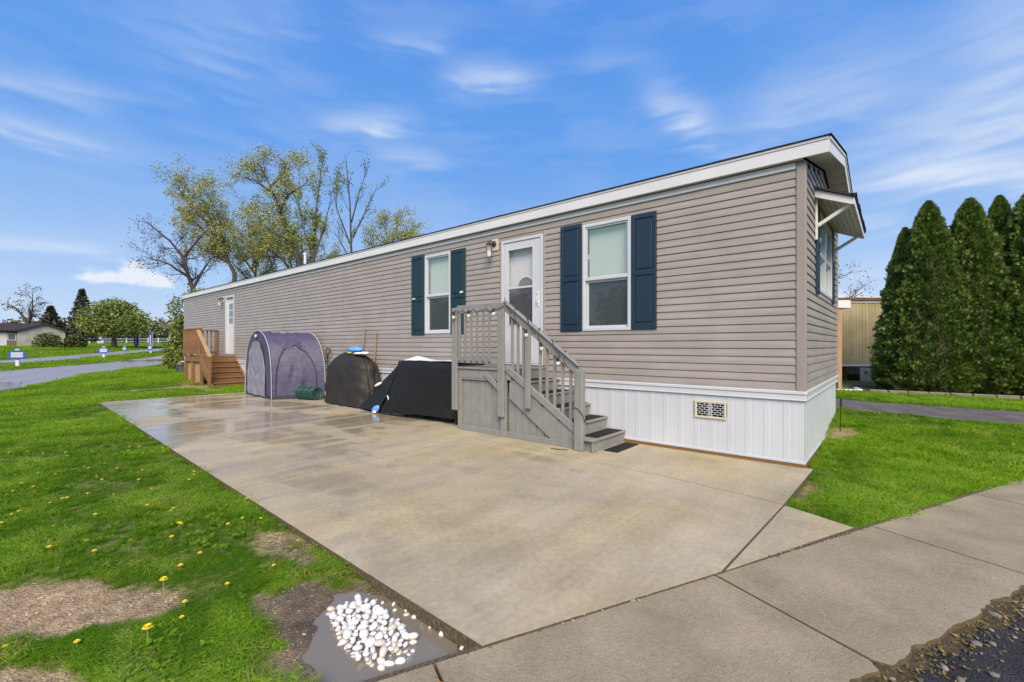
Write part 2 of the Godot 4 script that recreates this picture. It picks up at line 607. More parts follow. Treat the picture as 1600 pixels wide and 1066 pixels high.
func materials() -> void:
	var fine := noise_tex("fine", 512, [[0.02, 4, 0.6], [0.15, 3, 0.5]], Color(0.86, 0.86, 0.86), Color(1, 1, 1))
	var blotch := noise_tex("blotch", 512, [[0.006, 5, 1.0], [0.12, 2, 0.25]], Color(0.74, 0.74, 0.74), Color(1, 1, 1))
	var grain := noise_tex("grain", 512, [[0.05, 3, 1.0, Vector2i(1, 32)], [0.02, 3, 0.6]], Color(0.88, 0.88, 0.87), Color(1, 1, 1))
	var vgrain := noise_tex("vgrain", 512, [[0.05, 3, 1.0, Vector2i(1, 24)], [0.006, 3, 0.6]], Color(0.72, 0.72, 0.72), Color(1, 1, 1))
	var hgrain := noise_tex("hgrain", 512, [[0.06, 3, 1.0, Vector2i(24, 1)], [0.006, 4, 0.8]], Color(0.86, 0.86, 0.86), Color(1, 1, 1))
	var weave := noise_tex("weave", 256, [[0.02, 4, 0.7], [0.3, 1, 0.5]], Color(0.7, 0.7, 0.7), Color(1, 1, 1))
	var bump := bump_tex("bump", 512, [[0.03, 4, 0.6], [0.2, 2, 0.4]], 3.0)
	var wrinkle := bump_tex("wrinkle", 512, [[0.012, 4, 1.0]], 6.0)
	noise_tex("clean", 256, [[0.01, 4, 1.0]], Color(0.95, 0.95, 0.95), Color(1, 1, 1))
	mat("siding", lin(0.366, 0.336, 0.31), 0.45, hgrain, 2.3, bump_tex("sidebump", 512, [[0.05, 3, 1.0, Vector2i(32, 1)], [0.01, 3, 0.7]], 3.0), 0.35)
	mat("siding_trim", lin(0.315, 0.278, 0.252), 0.5, tex["clean"], 1.7)
	mat("white_vinyl", lin(0.56, 0.60, 0.655), 0.38, noise_tex("clean", 256, [[0.01, 4, 1.0]], Color(0.95, 0.95, 0.95), Color(1, 1, 1)), 2.9)
	mat("white_paint", lin(0.68, 0.705, 0.73), 0.42, tex["clean"], 1.9)
	mat("cream", lin(0.66, 0.62, 0.48), 0.45, fine, 0.9)
	mat("soffit", lin(0.62, 0.59, 0.53), 0.55, fine, 1.3)
	mat("shingle", lin(0.045, 0.04, 0.042), 0.95, noise_tex("shingle", 256, [[0.2, 2, 1.0]], Color(0.5, 0.5, 0.5), Color(1, 1, 1)), 0.4, bump, 1.0)
	mat("shutter", lin(0.012, 0.034, 0.062), 0.45, grain, 0.8, bump, 0.25)
	mat("shutter_teal", lin(0.010, 0.036, 0.050), 0.45, grain, 0.8, bump, 0.25)
	var paint := noise_tex("paint", 512, [[0.05, 3, 0.5, Vector2i(1, 24)], [0.01, 4, 1.0], [0.15, 2, 0.3]], Color(0.87, 0.87, 0.86), Color(1, 1, 1))
	mat("grey_paint", lin(0.268, 0.272, 0.264), 0.6, paint, 1.4, bump, 0.25)
	mat("grey_paint_flat", lin(0.263, 0.267, 0.26), 0.6, paint, 1.3, bump, 0.25)
	mat("sill_wood", lin(0.22, 0.115, 0.04), 0.75, hgrain, 1.1, bump, 0.6)
	mat("cedar", lin(0.31, 0.165, 0.07), 0.7, vgrain, 0.9, bump, 0.5)
	mat("cedar_flat", lin(0.22, 0.11, 0.045), 0.7, grain, 0.9, bump, 0.5)
	mat("cedar_light", lin(0.55, 0.36, 0.19), 0.75, vgrain, 0.7, bump, 0.5)
	mat("rubber", lin(0.016, 0.016, 0.018), 0.75, noise_tex("rubber", 256, [[0.3, 2, 1.0]], Color(0.35, 0.35, 0.37), Color(1, 1, 1), 2.0), 0.35, bump, 1.6)
	mat("black_metal", lin(0.02, 0.019, 0.018), 0.4)
	mat("bronze", lin(0.05, 0.028, 0.018), 0.45)
	mat("steel", lin(0.42, 0.43, 0.45), 0.35).metallic = 0.8
	mat("sheathing", lin(0.38, 0.29, 0.18), 0.85, blotch, 1.1)
	mat("blind", lin(0.72, 0.74, 0.73), 0.6)
	mat("inner_door", lin(0.72, 0.74, 0.78), 0.5, fine, 1.0)
	mat("bulb_white", lin(0.58, 0.58, 0.56), 0.2)
	mat("black_cover", lin(0.030, 0.027, 0.023), 0.62, weave, 0.9, wrinkle, 0.8)
	mat("tarp", lin(0.008, 0.008, 0.008), 0.58, weave, 1.1, wrinkle, 0.8)
	mat("tent", lin(0.10, 0.092, 0.18), 0.6, weave, 1.2, wrinkle, 0.7)
	mat("tent_panel", lin(0.33, 0.325, 0.43), 0.6, weave, 1.0, wrinkle, 0.6)
	mat("tent_dark", lin(0.045, 0.042, 0.075), 0.65, weave, 1.0)
	mat("piping", lin(0.42, 0.42, 0.46), 0.5)
	mat("hose", lin(0.012, 0.085, 0.075), 0.4)
	mat("stick", lin(0.50, 0.33, 0.17), 0.65, vgrain, 0.5)
	mat("blue_plastic", lin(0.12, 0.33, 0.72), 0.35)
	mat("white_sheet", lin(0.78, 0.80, 0.86), 0.4, null, 1.0, wrinkle, 0.8)
	mat("lime", lin(0.42, 0.55, 0.12), 0.5)
	mat("sign_blue", lin(0.025, 0.095, 0.48), 0.4)
	mat("flag_blue", lin(0.03, 0.03, 0.36), 0.6)
	mat("beige_metal", lin(0.66, 0.575, 0.38), 0.5, noise_tex("streak", 512, [[0.04, 3, 1.0, Vector2i(1, 24)], [0.005, 4, 1.4]], Color(0.72, 0.70, 0.60), Color(1, 1, 1)), 2.4)
	mat("rusty_trim", lin(0.22, 0.105, 0.045), 0.8, blotch, 1.0)
	mat("grey_board", lin(0.42, 0.43, 0.44), 0.8, vgrain, 1.0)
	mat("ac_grey", lin(0.14, 0.15, 0.165), 0.5, blotch, 0.8)
	mat("bark", lin(0.105, 0.088, 0.07), 0.9, vgrain, 0.6, bump, 1.2)
	mat("bark_dark", lin(0.085, 0.062, 0.062), 0.9, vgrain, 0.6, bump, 1.2)
	mat("far_roof", lin(0.05, 0.036, 0.04), 0.9, blotch, 3.0)
	mat("far_wall", lin(0.46, 0.46, 0.43), 0.8, blotch, 4.0)
	mat("far_brick", lin(0.25, 0.19, 0.14), 0.85, blotch, 2.0)
	mat("asphalt", lin(0.055, 0.054, 0.056), 0.85, noise_tex("asphalt", 512, [[0.25, 2, 0.7], [0.01, 4, 0.6]], Color(0.4, 0.4, 0.41), Color(1, 1, 1)), 1.4, bump_tex("asph", 512, [[0.2, 2, 1.0]], 5.0), 1.0)
	mat("wet_road", lin(0.40, 0.39, 0.385), 0.5, noise_tex("wroad", 512, [[0.008, 5, 1.0], [0.2, 2, 0.3]], Color(0.72, 0.72, 0.74), Color(1, 1, 1)), 6.0, bump, 0.25)
	mat("lane", lin(0.21, 0.19, 0.175), 0.85, noise_tex("lane", 512, [[0.2, 2, 0.7], [0.008, 4, 0.8]], Color(0.55, 0.54, 0.53), Color(1, 1, 1)), 2.2, bump, 1.0)
	var pane := mat("pane", lin(0.24, 0.46, 0.42, 0.30), 0.015)
	pane.metallic_specular = 1.0
	pane.transparency = BaseMaterial3D.TRANSPARENCY_ALPHA
	var pane2 := mat("pane_clear", lin(0.3, 0.34, 0.36, 0.08), 0.015)
	pane2.metallic_specular = 1.0
	pane2.transparency = BaseMaterial3D.TRANSPARENCY_ALPHA
	var scr := mat("screen_mesh", lin(0.02, 0.036, 0.035, 0.90), 0.5)
	scr.transparency = BaseMaterial3D.TRANSPARENCY_ALPHA
	var water := mat("water", lin(0.26, 0.225, 0.17, 0.72), 0.1)
	water.transparency = BaseMaterial3D.TRANSPARENCY_ALPHA
	for k in ["fabric_sheen"]:
		pass

# ---- ground ------------------------------------------------------------------------------------------------------
func build_ground() -> void:
	var xs := axis([[-20.0, -6.0, 0.35], [-6.0, -2.6, 0.09], [-2.6, -0.5, 0.045], [-0.5, 2.6, 0.09]], 420.0)
	var zs := axis([[-8.0, 1.5, 0.35], [1.5, 4.2, 0.2], [4.2, 4.6, 0.08], [4.6, 5.6, 0.045], [5.6, 7.5, 0.08]], 420.0)
	var mb := MB.new()
	mb.colored = true
	var pts: Array = []
	var cols: Array = []
	var thatch := Vector3(0.26, 0.30, 0.055)
	var soil := Vector3(0.68, 0.50, 0.295)
	var mud := Vector3(0.25, 0.20, 0.135)
	for z in zs:
		var row := PackedVector3Array()
		var rc := PackedColorArray()
		for x in xs:
			var y := height(x, z)
			if (over_slab(x, z, -0.06) and z > 0.1) or street_side(x, z) > SW_A + 0.08:
				y = minf(y, -0.2)
			row.push_back(Vector3(x, y, z))
			var c := thatch
			if Vector2(x, z - 6.0).length() < 30.0:
				var m := 1.0 - ss(0.5, 1.4, ell(x, z, -1.5, 4.95, 1.1, 0.5))
				c = c.lerp(soil.lerp(mud, m), bare(x, z))
			c *= 1.0 + 0.25 * soil_noise.get_noise_2d(x * 40.0, z * 40.0) + 0.35 * soil_noise.get_noise_2d(x * 110.0 + 9.0, z * 110.0)
			rc.push_back(Color(c.x, c.y, c.z))
		pts.push_back(row)
		cols.push_back(rc)
	mb.surf(pts, true)
	for i in zs.size() - 1:
		for j in xs.size() - 1:
			# same order as surf(..., true) pushes its vertices
			for q in [[i, j], [i, j + 1], [i + 1, j + 1], [i, j], [i + 1, j + 1], [i + 1, j]]:
				mb.c.push_back(cols[q[0]][q[1]])
	mb.c = mb.c.slice(mb.c.size() - mb.v.size())
	var gm := mat("ground", Color.WHITE, 0.92, noise_tex("ground", 512, [[0.02, 4, 0.7], [0.2, 3, 0.8]], Color(0.5, 0.48, 0.45), Color(1, 1, 1)), 0.9, bump_tex("gb", 512, [[0.08, 4, 1.0]], 6.0), 1.2)
	gm.vertex_color_use_as_albedo = true
	setting("ground", mb, gm, "lawn ground with bare soil patches")
	var w := MB.new()
	var pp := PackedVector2Array()
	for i in 40:
		var a := TAU * i / 40.0
		pp.push_back(Vector2(-1.2 + cos(a) * 1.25, 5.02 + sin(a) * 0.62))
	for i in 40:
		var a := pp[i]
		var b := pp[(i + 1) % 40]
		w.quado(Vector3(-1.2, -0.078, 4.99), Vector3(a.x, -0.078, a.y), Vector3(b.x, -0.078, b.y), Vector3(-1.2, -0.078, 4.99), Vector3(-1.2, -9, 5))
	setting("puddle", w, mats.water, "shallow grey puddle around the white pebbles beside the driveway corner")
	var r := MB.new()
	sheet(r, road_a, road_b, 0.012)
	setting("road", r, mats.wet_road, "wet pale grey road beyond the left lawn")
	var q := MB.new()
	sheet(q, path_a, path_b, 0.014)
	setting("path", q, mats.wet_road, "second wet grey road behind the grass strip")
	var p2 := MB.new()
	var rim: Array[Vector2] = [Vector2(-20.6, 6.4), Vector2(-22.0, 5.65), Vector2(-23.3, 4.85), Vector2(-24.6, 4.35), Vector2(-26.6, 3.6), Vector2(-28.3, 3.1), Vector2(-29.0, 3.0), Vector2(-27.8, 3.7), Vector2(-26.0, 4.6), Vector2(-26.6, 5.6), Vector2(-27.5, 6.4), Vector2(-25.0, 7.6)]
	for i in rim.size():
		var a := rim[i]
		var b := rim[(i + 1) % rim.size()]
		p2.quado(Vector3(-25, -0.018, 5.2), Vector3(a.x, -0.018, a.y), Vector3(b.x, -0.018, b.y), Vector3(-25, -0.018, 5.2), Vector3(-25, -9, 5))
	setting("road_puddle", p2, mats.water, "puddle on the road mirroring the round blue sign")
	var l := MB.new()
	var la: Array = []
	var lb: Array = []
	var x := -11.0
	while x < 30.0:
		la.push_back(Vector2(x, lane_near(x)))
		lb.push_back(Vector2(x, lane_far(x)))
		x += 0.45
	sheet(l, la, lb, 0.012, 0.6)
	setting("lane", l, mats.lane, "narrow worn asphalt lane behind the right lawn")

func slab_material() -> StandardMaterial3D:
	# one computed map for the whole driveway: 16 m x 5.5 m; wet film where the photograph shows the slab wet
	var w := 1536
	var h := 528
	var alb := PackedByteArray()
	alb.resize(w * h * 3)
	var rgh := PackedByteArray()
	rgh.resize(w * h * 3)
	var f := FastNoiseLite.new()
	f.seed = 21
	f.frequency = 1.0
	f.fractal_octaves = 4
	var g := FastNoiseLite.new()
	g.seed = 4
	g.frequency = 1.0
	g.fractal_octaves = 2
	for j in h:
		var z := 5.5 * j / h - 0.2
		for i in w:
			var x := 16.0 * i / w - 15.2
			var big := f.get_noise_2d(x * 0.35, z * 0.55)
			var med := f.get_noise_2d(x * 1.7 + 30.0, z * 1.7)
			var st := g.get_noise_2d(x * 2.2 + 70.0, z * 0.35)
			var wet := ss(0.05, 0.42, f.get_noise_2d(x * 0.32 + 9.0, z * 0.62) + 0.3 * med + lerpf(-0.24, 0.44, ss(2.5, 8.5, -x)))
			wet *= 1.0 - 0.6 * ss(0.15, 0.5, st)
			var v := 1.0 + 0.16 * big + 0.13 * med + 0.12 * st + 0.07 * g.get_noise_2d(x * 22.0, z * 1.3 + 11.0) - 0.09 * ss(0.28, 0.5, f.get_noise_2d(x * 0.9 + 120.0, z * 1.6 - 30.0))
			v *= lerpf(1.0, 0.80, wet)
			var warm := 0.5 + 0.9 * f.get_noise_2d(x * 0.5 - 40.0, z * 0.5)
			var c := Vector3(0.485, 0.405, 0.235).lerp(Vector3(0.48, 0.42, 0.30), clampf(warm + 0.35 * ss(5.0, 10.0, -x), 0.0, 1.0)) * v
			var s := lin(c.x, c.y, c.z)
			var o := (j * w + i) * 3
			alb[o] = int(clampf(s.r, 0, 1) * 255.0)
			alb[o + 1] = int(clampf(s.g, 0, 1) * 255.0)
			alb[o + 2] = int(clampf(s.b, 0, 1) * 255.0)
			var r := int(255.0 * lerpf(0.62, 0.13, wet))
			rgh[o] = r
			rgh[o + 1] = r
			rgh[o + 2] = r
	var m := StandardMaterial3D.new()
	m.resource_name = "driveway_concrete"
	m.albedo_texture = ImageTexture.create_from_image(Image.create_from_data(w, h, false, Image.FORMAT_RGB8, alb))
	m.roughness = 1.0
	m.roughness_texture = ImageTexture.create_from_image(Image.create_from_data(w, h, false, Image.FORMAT_RGB8, rgh))
	m.roughness_texture_channel = BaseMaterial3D.TEXTURE_CHANNEL_RED
	m.detail_enabled = true
	m.detail_blend_mode = BaseMaterial3D.BLEND_MODE_MUL
	m.detail_uv_layer = BaseMaterial3D.DETAIL_UV_2
	m.detail_albedo = speckle(noise_tex("speck", 512, [[0.3, 2, 0.7], [0.03, 3, 0.5]], Color(0.80, 0.80, 0.79), Color(1, 1, 1), 0.7), 1600, 6, 0.62, 1.1)
	mats["concrete"] = m
	return m

func poly_panel(called: String, pts: Array, top: float, thick: float, m: Material, parent: Node, gap := 0.004) -> void:
	var pp := PackedVector2Array()
	for p in pts:
		pp.push_back(Vector2(p.x, -p.y))
	var low: PackedVector2Array = Geometry2D.offset_polygon(pp, -gap)[0]
	var up: PackedVector2Array = Geometry2D.offset_polygon(pp, -gap - 0.004)[0]
	var mt := MB.new()
	mt.prism(up, Vector3(0, top, 0), Vector3.RIGHT, Vector3(0, 0, -1), 0.004)
	flat_uv(mt, -15.2, -0.2, 16.0, 5.5, 1.0)
	var o := obj(called, mt, m, parent)
	var mb := MB.new()   # the soiled side of the slab
	mb.prism(low, Vector3(0, top - 0.0035, 0), Vector3.RIGHT, Vector3(0, 0, -1), thick)
	obj("slab_side", mb, mats.slab_side, o)

func build_paving() -> void:
	var cm := slab_material()
	mat("slab_side", lin(0.22, 0.175, 0.105), 0.9, noise_tex("stain", 512, [[0.03, 4, 1.0], [0.25, 2, 0.5]], Color(0.42, 0.42, 0.36), Color(1, 1, 1)), 0.6, tex["bump_n"], 1.2)
	var dirt := mat("joint_dirt", lin(0.20, 0.16, 0.105), 0.95, tex["stain"], 0.4)
	var d := Node3D.new()
	d.name = numbered("driveway")
	add_child(d)
	tag(d, "wide beige concrete driveway slab, wet at its far end", "driveway", "", "structure")
	var bed := MB.new()
	bed.span(Vector3(-14.5, -0.16, 0.05), Vector3(-0.3, -0.05, 4.2))
	obj("slab_bed", bed, mat("slab_bed", lin(0.06, 0.05, 0.04), 0.95), d)
	var fill := MB.new()   # dirt packed into the joints
	for q in [[Vector2(-14.6, 1.29), Vector2(-4.25, 1.29)], [Vector2(-4.25, 1.29), Vector2(-1.1, 1.40)], [Vector2(-1.1, 1.40), Vector2(0.057, 1.57)], [Vector2(0.06, 1.585), Vector2(-0.02, 3.24)], [Vector2(-11.05, 0.03), Vector2(-11.05, 4.4)], [Vector2(-7.55, 0.03), Vector2(-7.55, 4.5)], [Vector2(-4.25, 0.03), Vector2(-4.25, 4.6)]]:
		fill.beam(Vector3(q[0].x, -0.02, q[0].y), Vector3(q[1].x, -0.02, q[1].y), 0.02, 0.028, Vector3.UP)
	obj("joint_filling", fill, dirt, d).set_meta("kind", "stuff")
	var fil2 := MB.new()
	var e0 := SW_T * -14.0 + SW_N * SW_A
	var e1 := SW_T * 9.7 + SW_N * SW_A
	fil2.beam(Vector3(e0.x, -0.04, e0.y), Vector3(e1.x, -0.04, e1.y), 0.05, 0.058, Vector3.UP)
	obj("edge_dirt", fil2, dirt, d)
	var xj := [-14.64, -11.05, -7.55, -4.25]
	for i in 3:
		var a: float = xj[i]
		var b: float = xj[i + 1]
		poly_panel("slab_panel", [Vector2(a, 1.29), Vector2(b, 1.29), Vector2(b, slab_edge(b)), Vector2(a, slab_edge(a))], 0.0, 0.12, cm, d)
		poly_panel("slab_panel", [Vector2(a, 0.0), Vector2(b, 0.0), Vector2(b, 1.29), Vector2(a, 1.29)], 0.0, 0.12, cm, d)
	poly_panel("slab_panel", [Vector2(-4.25, 1.29), Vector2(-1.1, 1.40), Vector2(0.057, 1.57), Vector2(-0.02, 3.24), Vector2(-0.695, 4.752), Vector2(-4.25, slab_edge(-4.25))], 0.0, 0.12, cm, d)
	poly_panel("slab_panel", [Vector2(-4.25, 0.0), Vector2(0.1, -0.02), Vector2(0.057, 1.57), Vector2(-1.1, 1.40), Vector2(-4.25, 1.29)], 0.0, 0.12, cm, d)
	poly_panel("apron_panel", [Vector2(0.0575, 1.575), Vector2(0.582, 1.80), Vector2(-0.0185, 3.238)], -0.003, 0.12, cm, d)
	# pavement along the street
	var sm := mat("pavement", lin(0.415, 0.355, 0.235), 0.8, speckle(noise_tex("pave", 1024, [[0.004, 5, 0.8], [0.3, 2, 0.75], [0.05, 3, 0.4]], Color(0.66, 0.65, 0.63), Color(0.98, 0.98, 0.98), 0.8), 15000, 5, 0.62, 1.15), 2.6, bump_tex("paveb", 512, [[0.25, 2, 1.0], [0.03, 3, 0.4]], 2.0), 0.3)
	var pv := Node3D.new()
	pv.name = numbered("pavement")
	add_child(pv)
	tag(pv, "concrete pavement in square slabs along the street", "pavement", "", "structure")
	var rr := RandomNumberGenerator.new()
	rr.seed = 77
	var cuts := [-14.0, -12.15, -10.3, -8.5, -6.67, -4.86, -3.03, -1.24, 0.58, 2.4, 4.2, 6.0, 7.9, 9.7]
	for i in cuts.size() - 1:
		var pts: Array = []
		var s0: float = cuts[i] + 0.004
		var s1: float = cuts[i + 1] - 0.004
		pts.push_back(SW_T * s0 + SW_N * (SW_A + 0.004))
		var k := 44
		for q in k + 1:   # ragged, crumbled street edge
			var s := lerpf(s0, s1, float(q) / k)
			var e := SW_B + rr.randf_range(-0.006, 0.005) + 0.025 * soil_noise.get_noise_1d(s * 60.0) - 0.018 * ss(0.15, 0.4, soil_noise.get_noise_1d(s * 300.0 + 40.0))
			if q == 0 or q == k:
				e -= rr.randf_range(0.02, 0.07)
			pts.push_back(SW_T * s + SW_N * e)
		pts.push_back(SW_T * s1 + SW_N * (SW_A + 0.004))
		poly_panel("paving_slab", pts, -0.008, 0.11, sm, pv, 0.001)
	var st := MB.new()
	var a: Array = []
	var b: Array = []
	for s in range(-16, 14, 1):
		var pa := SW_T * s + SW_N * (SW_B - 0.1)
		var pb := SW_T * s + SW_N * (SW_B + 7.0)
		a.push_back(pa)
		b.push_back(pb)
	for i in a.size() - 1:
		st.quado(Vector3(a[i].x, -0.05, a[i].y), Vector3(a[i + 1].x, -0.05, a[i + 1].y), Vector3(b[i + 1].x, -0.05, b[i + 1].y), Vector3(b[i].x, -0.05, b[i].y), Vector3(2, -99, 2))
	setting("street", st, mats.asphalt, "dark rough asphalt street at the right front corner")
	var gd := MB.new()
	var gr: Array = []
	for i in 260:
		var s := lerpf(-7.0, 3.0, i / 259.0)
		var row := PackedVector3Array()
		for j in 8:
			var u := j / 7.0
			var wide := 0.075 + 0.09 * soil_noise.get_noise_1d(s * 90.0 + 7.0) + 0.05 * soil_noise.get_noise_1d(s * 400.0)
			var p := SW_T * s + SW_N * (SW_B - 0.035 + u * (wide + 0.035))
			row.push_back(Vector3(p.x, lerpf(-0.016, -0.053, pow(u, 0.7)) + 0.012 * soil_noise.get_noise_2d(s * 260.0, u * 40.0) * sin(PI * minf(u + 0.1, 1.0)), p.y))
		gr.push_back(row)
	gd.surf(gr, false)
	obj("gutter_dirt", gd, mat("gutter_dirt", lin(0.115, 0.09, 0.045), 0.95, tex["stain"], 0.35, tex["bump_n"], 2.0), pv)
	# rubble and leaf litter in the gutter, and dirt in the joint between slab and pavement
	var rb := MB.new()
	rb.colored = true
	for i in 380:
		var s := rr.randf_range(-5.5, 1.5)
		var e := SW_B + absf(rr.randfn(0.0, 0.10)) - 0.005
		var p := SW_T * s + SW_N * e
		var r := rr.randf_range(0.004, 0.013) if rr.randf() < 0.9 else rr.randf_range(0.015, 0.03)
		var tone: Vector3 = [Vector3(0.17, 0.155, 0.13), Vector3(0.09, 0.08, 0.07), Vector3(0.24, 0.22, 0.19)][rr.randi() % 3]
		rb.col = Color(tone.x, tone.y, tone.z)
		rb.ball(Vector3(p.x, -0.048 + r * 0.4, p.y), Vector3(r * rr.randf_range(0.8, 1.5), r * 0.7, r), Basis(Vector3.UP, rr.randf() * TAU), 5, 3, 0.25, i)
	for i in 90:
		var s := rr.randf_range(-4.9, -0.2)
		var p := SW_T * s + SW_N * (SW_A + rr.randf_range(-0.012, 0.02))
		var r := rr.randf_range(0.004, 0.010)
		rb.col = Color(0.3, 0.27, 0.22) if rr.randf() < 0.4 else Color(0.12, 0.1, 0.08)
		rb.ball(Vector3(p.x, -0.008 + r * 0.3, p.y), Vector3(r * 1.3, r * 0.7, r), Basis(Vector3.UP, rr.randf() * TAU), 5, 3, 0.25, i)
	var vm := mat("rubble", Color.WHITE, 0.9)
	vm.vertex_color_use_as_albedo = true
	tag(obj("gravel", rb, vm), "loose grit and concrete crumbs along the pavement edge", "gravel", "", "stuff")
	var lf := MB.new()
	lf.colored = true
	for i in 2200:
		var s := rr.randf_range(-5.2, 1.8)
		var e := SW_B - 0.02 + absf(rr.randfn(0.0, 0.085))
		var p := SW_T * s + SW_N * e
		var t: Vector3 = [Vector3(0.30, 0.18, 0.03), Vector3(0.15, 0.11, 0.04), Vector3(0.10, 0.11, 0.03), Vector3(0.12, 0.09, 0.05)][rr.randi() % 4]
		lf.col = Color(t.x, t.y, t.z)
		var bs := Basis.from_euler(Vector3(rr.randf_range(-0.5, 0.5), rr.randf() * TAU, rr.randf_range(-0.5, 0.5)))
		var k := rr.randf_range(0.006, 0.018)
		var o := Vector3(p.x, -0.044 + rr.randf() * 0.02, p.y)
		lf.quad(o + bs * Vector3(-k, 0, 0), o + bs * Vector3(0, 0, k * 0.4), o + bs * Vector3(k, 0, 0), o + bs * Vector3(0, 0, -k * 0.4))
	tag(obj("leaf_litter", lf, vm), "brown and yellow leaf litter in the gutter by the street", "leaves", "", "stuff")

# ---- the mobile home ---------------------------------------------------------------------------------------------
const SID0 := 0.91
const COURSE := 0.1016

func siding(wall: Node3D, x0: float, x1: float, rows: int, holes: Array, rake := false) -> void:
	# lapped vinyl courses in the wall's own plane z = 0, each course one board split round the openings
	for k in rows:
		var ya := SID0 + k * COURSE
		var yb := ya + COURSE
		var l := x0
		var r := x1
		if rake and yb > 3.67:
			l = maxf(x0, (yb - 3.67) / 0.2146)
			r = x1 - maxf(0.0, (yb - 3.67) / 0.2146)
			if r - l < 0.1:
				continue
		var cuts := [l, r]
		for h in holes:
			if h[2] < yb - 0.002 and h[3] > ya + 0.002:
				for q in [h[0], h[1]]:
					if q > l and q < r: cuts.push_back(q)
		cuts.sort()
		for i in cuts.size() - 1:
			var sa: float = cuts[i]
			var sb: float = cuts[i + 1]
			var a := ya
			var b := yb
			for h in holes:
				if (sa + sb) * 0.5 > h[0] and (sa + sb) * 0.5 < h[1] and h[2] < yb - 0.002 and h[3] > ya + 0.002:
					if h[2] <= ya + 0.002 and h[3] >= yb - 0.002:
						b = a
					elif h[2] > ya:
						b = h[2]
					else:
						a = h[3]
			if b - a < 0.003:
				continue
			var up := func(y: float) -> float:
				var t := (y - ya) / COURSE
				return lerpf(0.019, 0.003, t) + 0.0035 * sin(t * PI)
			var mb := MB.new()
			for e in 3:
				var c := lerpf(a, b, e / 3.0)
				var d := lerpf(a, b, (e + 1) / 3.0)
				mb.quad(Vector3(sa, c, up.call(c)), Vector3(sb, c, up.call(c)), Vector3(sb, d, up.call(d)), Vector3(sa, d, up.call(d)))
			if a == ya:
				mb.quad(Vector3(sa, ya, -0.01), Vector3(sb, ya, -0.01), Vector3(sb, ya, 0.019), Vector3(sa, ya, 0.019))
			obj("siding_board", mb, mats.siding, wall)

func core(parent: Node3D, x0: float, x1: float, y0: float, y1: float, holes: Array, za: float, zb: float) -> void:
	# the stud wall behind the siding, in pieces round the openings
	var mb := MB.new()
	var hs := holes.duplicate()
	hs.sort_custom(func(a, b): return a[0] < b[0])
	var x := x0
	for h in hs:
		mb.span(Vector3(x, y0, za), Vector3(h[0], y1, zb))
		mb.span(Vector3(h[0], y0, za), Vector3(h[1], h[2], zb))
		mb.span(Vector3(h[0], h[3], za), Vector3(h[1], y1, zb))
		x = h[1]
	mb.span(Vector3(x, y0, za), Vector3(x1, y1, zb))
	obj("wall_core", mb, mats.sheathing, parent)

func frame_box(mb: MB, x0: float, x1: float, y0: float, y1: float, w: float, za: float, zb: float, ch := 0.004) -> void:
	mb.span(Vector3(x0, y0, za), Vector3(x0 + w, y1, zb), ch)
	mb.span(Vector3(x1 - w, y0, za), Vector3(x1, y1, zb), ch)
	mb.span(Vector3(x0 + w, y0, za), Vector3(x1 - w, y0 + w, zb), ch)
	mb.span(Vector3(x0 + w, y1 - w, za), Vector3(x1 - w, y1, zb), ch)

func window(wall: Node3D, x0: float, x1: float, y0: float, y1: float, label := "") -> void:
	var w := part("window", wall)
	if label: w.set_meta("label", label)
	var f := MB.new()
	frame_box(f, x0, x1, y0, y1, 0.052, -0.07, 0.03, 0.006)
	obj("frame", f, mats.white_vinyl, w)
	var ym := lerpf(y0, y1, 0.487)
	var xa := x0 + 0.054
	var xb := x1 - 0.054
	var u := MB.new()
	frame_box(u, xa, xb, ym, y1 - 0.054, 0.022, -0.02, 0.012, 0.003)
	u.span(Vector3(xa, ym - 0.03, -0.03), Vector3(xb, ym + 0.024, 0.02), 0.006)
	obj("upper_sash", u, mats.white_vinyl, w)
	var l := MB.new()
	frame_box(l, xa, xb, y0 + 0.054, ym - 0.031, 0.03, -0.05, -0.018, 0.003)
	obj("lower_sash", l, mats.white_vinyl, w)
	var p := MB.new()
	p.quad(Vector3(xa + 0.02, ym, -0.004), Vector3(xb - 0.02, ym, -0.004), Vector3(xb - 0.02, y1 - 0.06, -0.004), Vector3(xa + 0.02, y1 - 0.06, -0.004))
	obj("pane", p, mats.pane, w)
	var p2 := MB.new()
	p2.quad(Vector3(xa + 0.02, y0 + 0.06, -0.04), Vector3(xb - 0.02, y0 + 0.06, -0.04), Vector3(xb - 0.02, ym, -0.04), Vector3(xa + 0.02, ym, -0.04))
	obj("pane", p2, mats.pane_clear, w)
	var s := MB.new()
	s.quad(Vector3(xa + 0.005, y0 + 0.058, -0.046), Vector3(xb - 0.005, y0 + 0.058, -0.046), Vector3(xb - 0.005, ym - 0.03, -0.046), Vector3(xa + 0.005, ym - 0.03, -0.046))
	obj("insect_screen", s, mats.screen_mesh, w)
	var b := MB.new()
	var y := y1 - 0.07
	var lo := y0 + 0.13
	while y > lo:
		b.quad(Vector3(xa + 0.012, y - 0.034, -0.084), Vector3(xb - 0.012, y - 0.034, -0.084), Vector3(xb - 0.012, y, -0.092), Vector3(xa + 0.012, y, -0.092))
		y -= 0.032
	b.span(Vector3(xa + 0.012, lo - 0.02, -0.1), Vector3(xb - 0.012, lo, -0.08))
	obj("blind", b, mats.blind, w).set_meta("kind", "stuff")
	var lk := MB.new()
	lk.span(Vector3((x0 + x1) * 0.5 - 0.03, ym + 0.02, -0.0), Vector3((x0 + x1) * 0.5 + 0.03, ym + 0.035, 0.018), 0.003)
	obj("latch", lk, mats.white_paint, w)

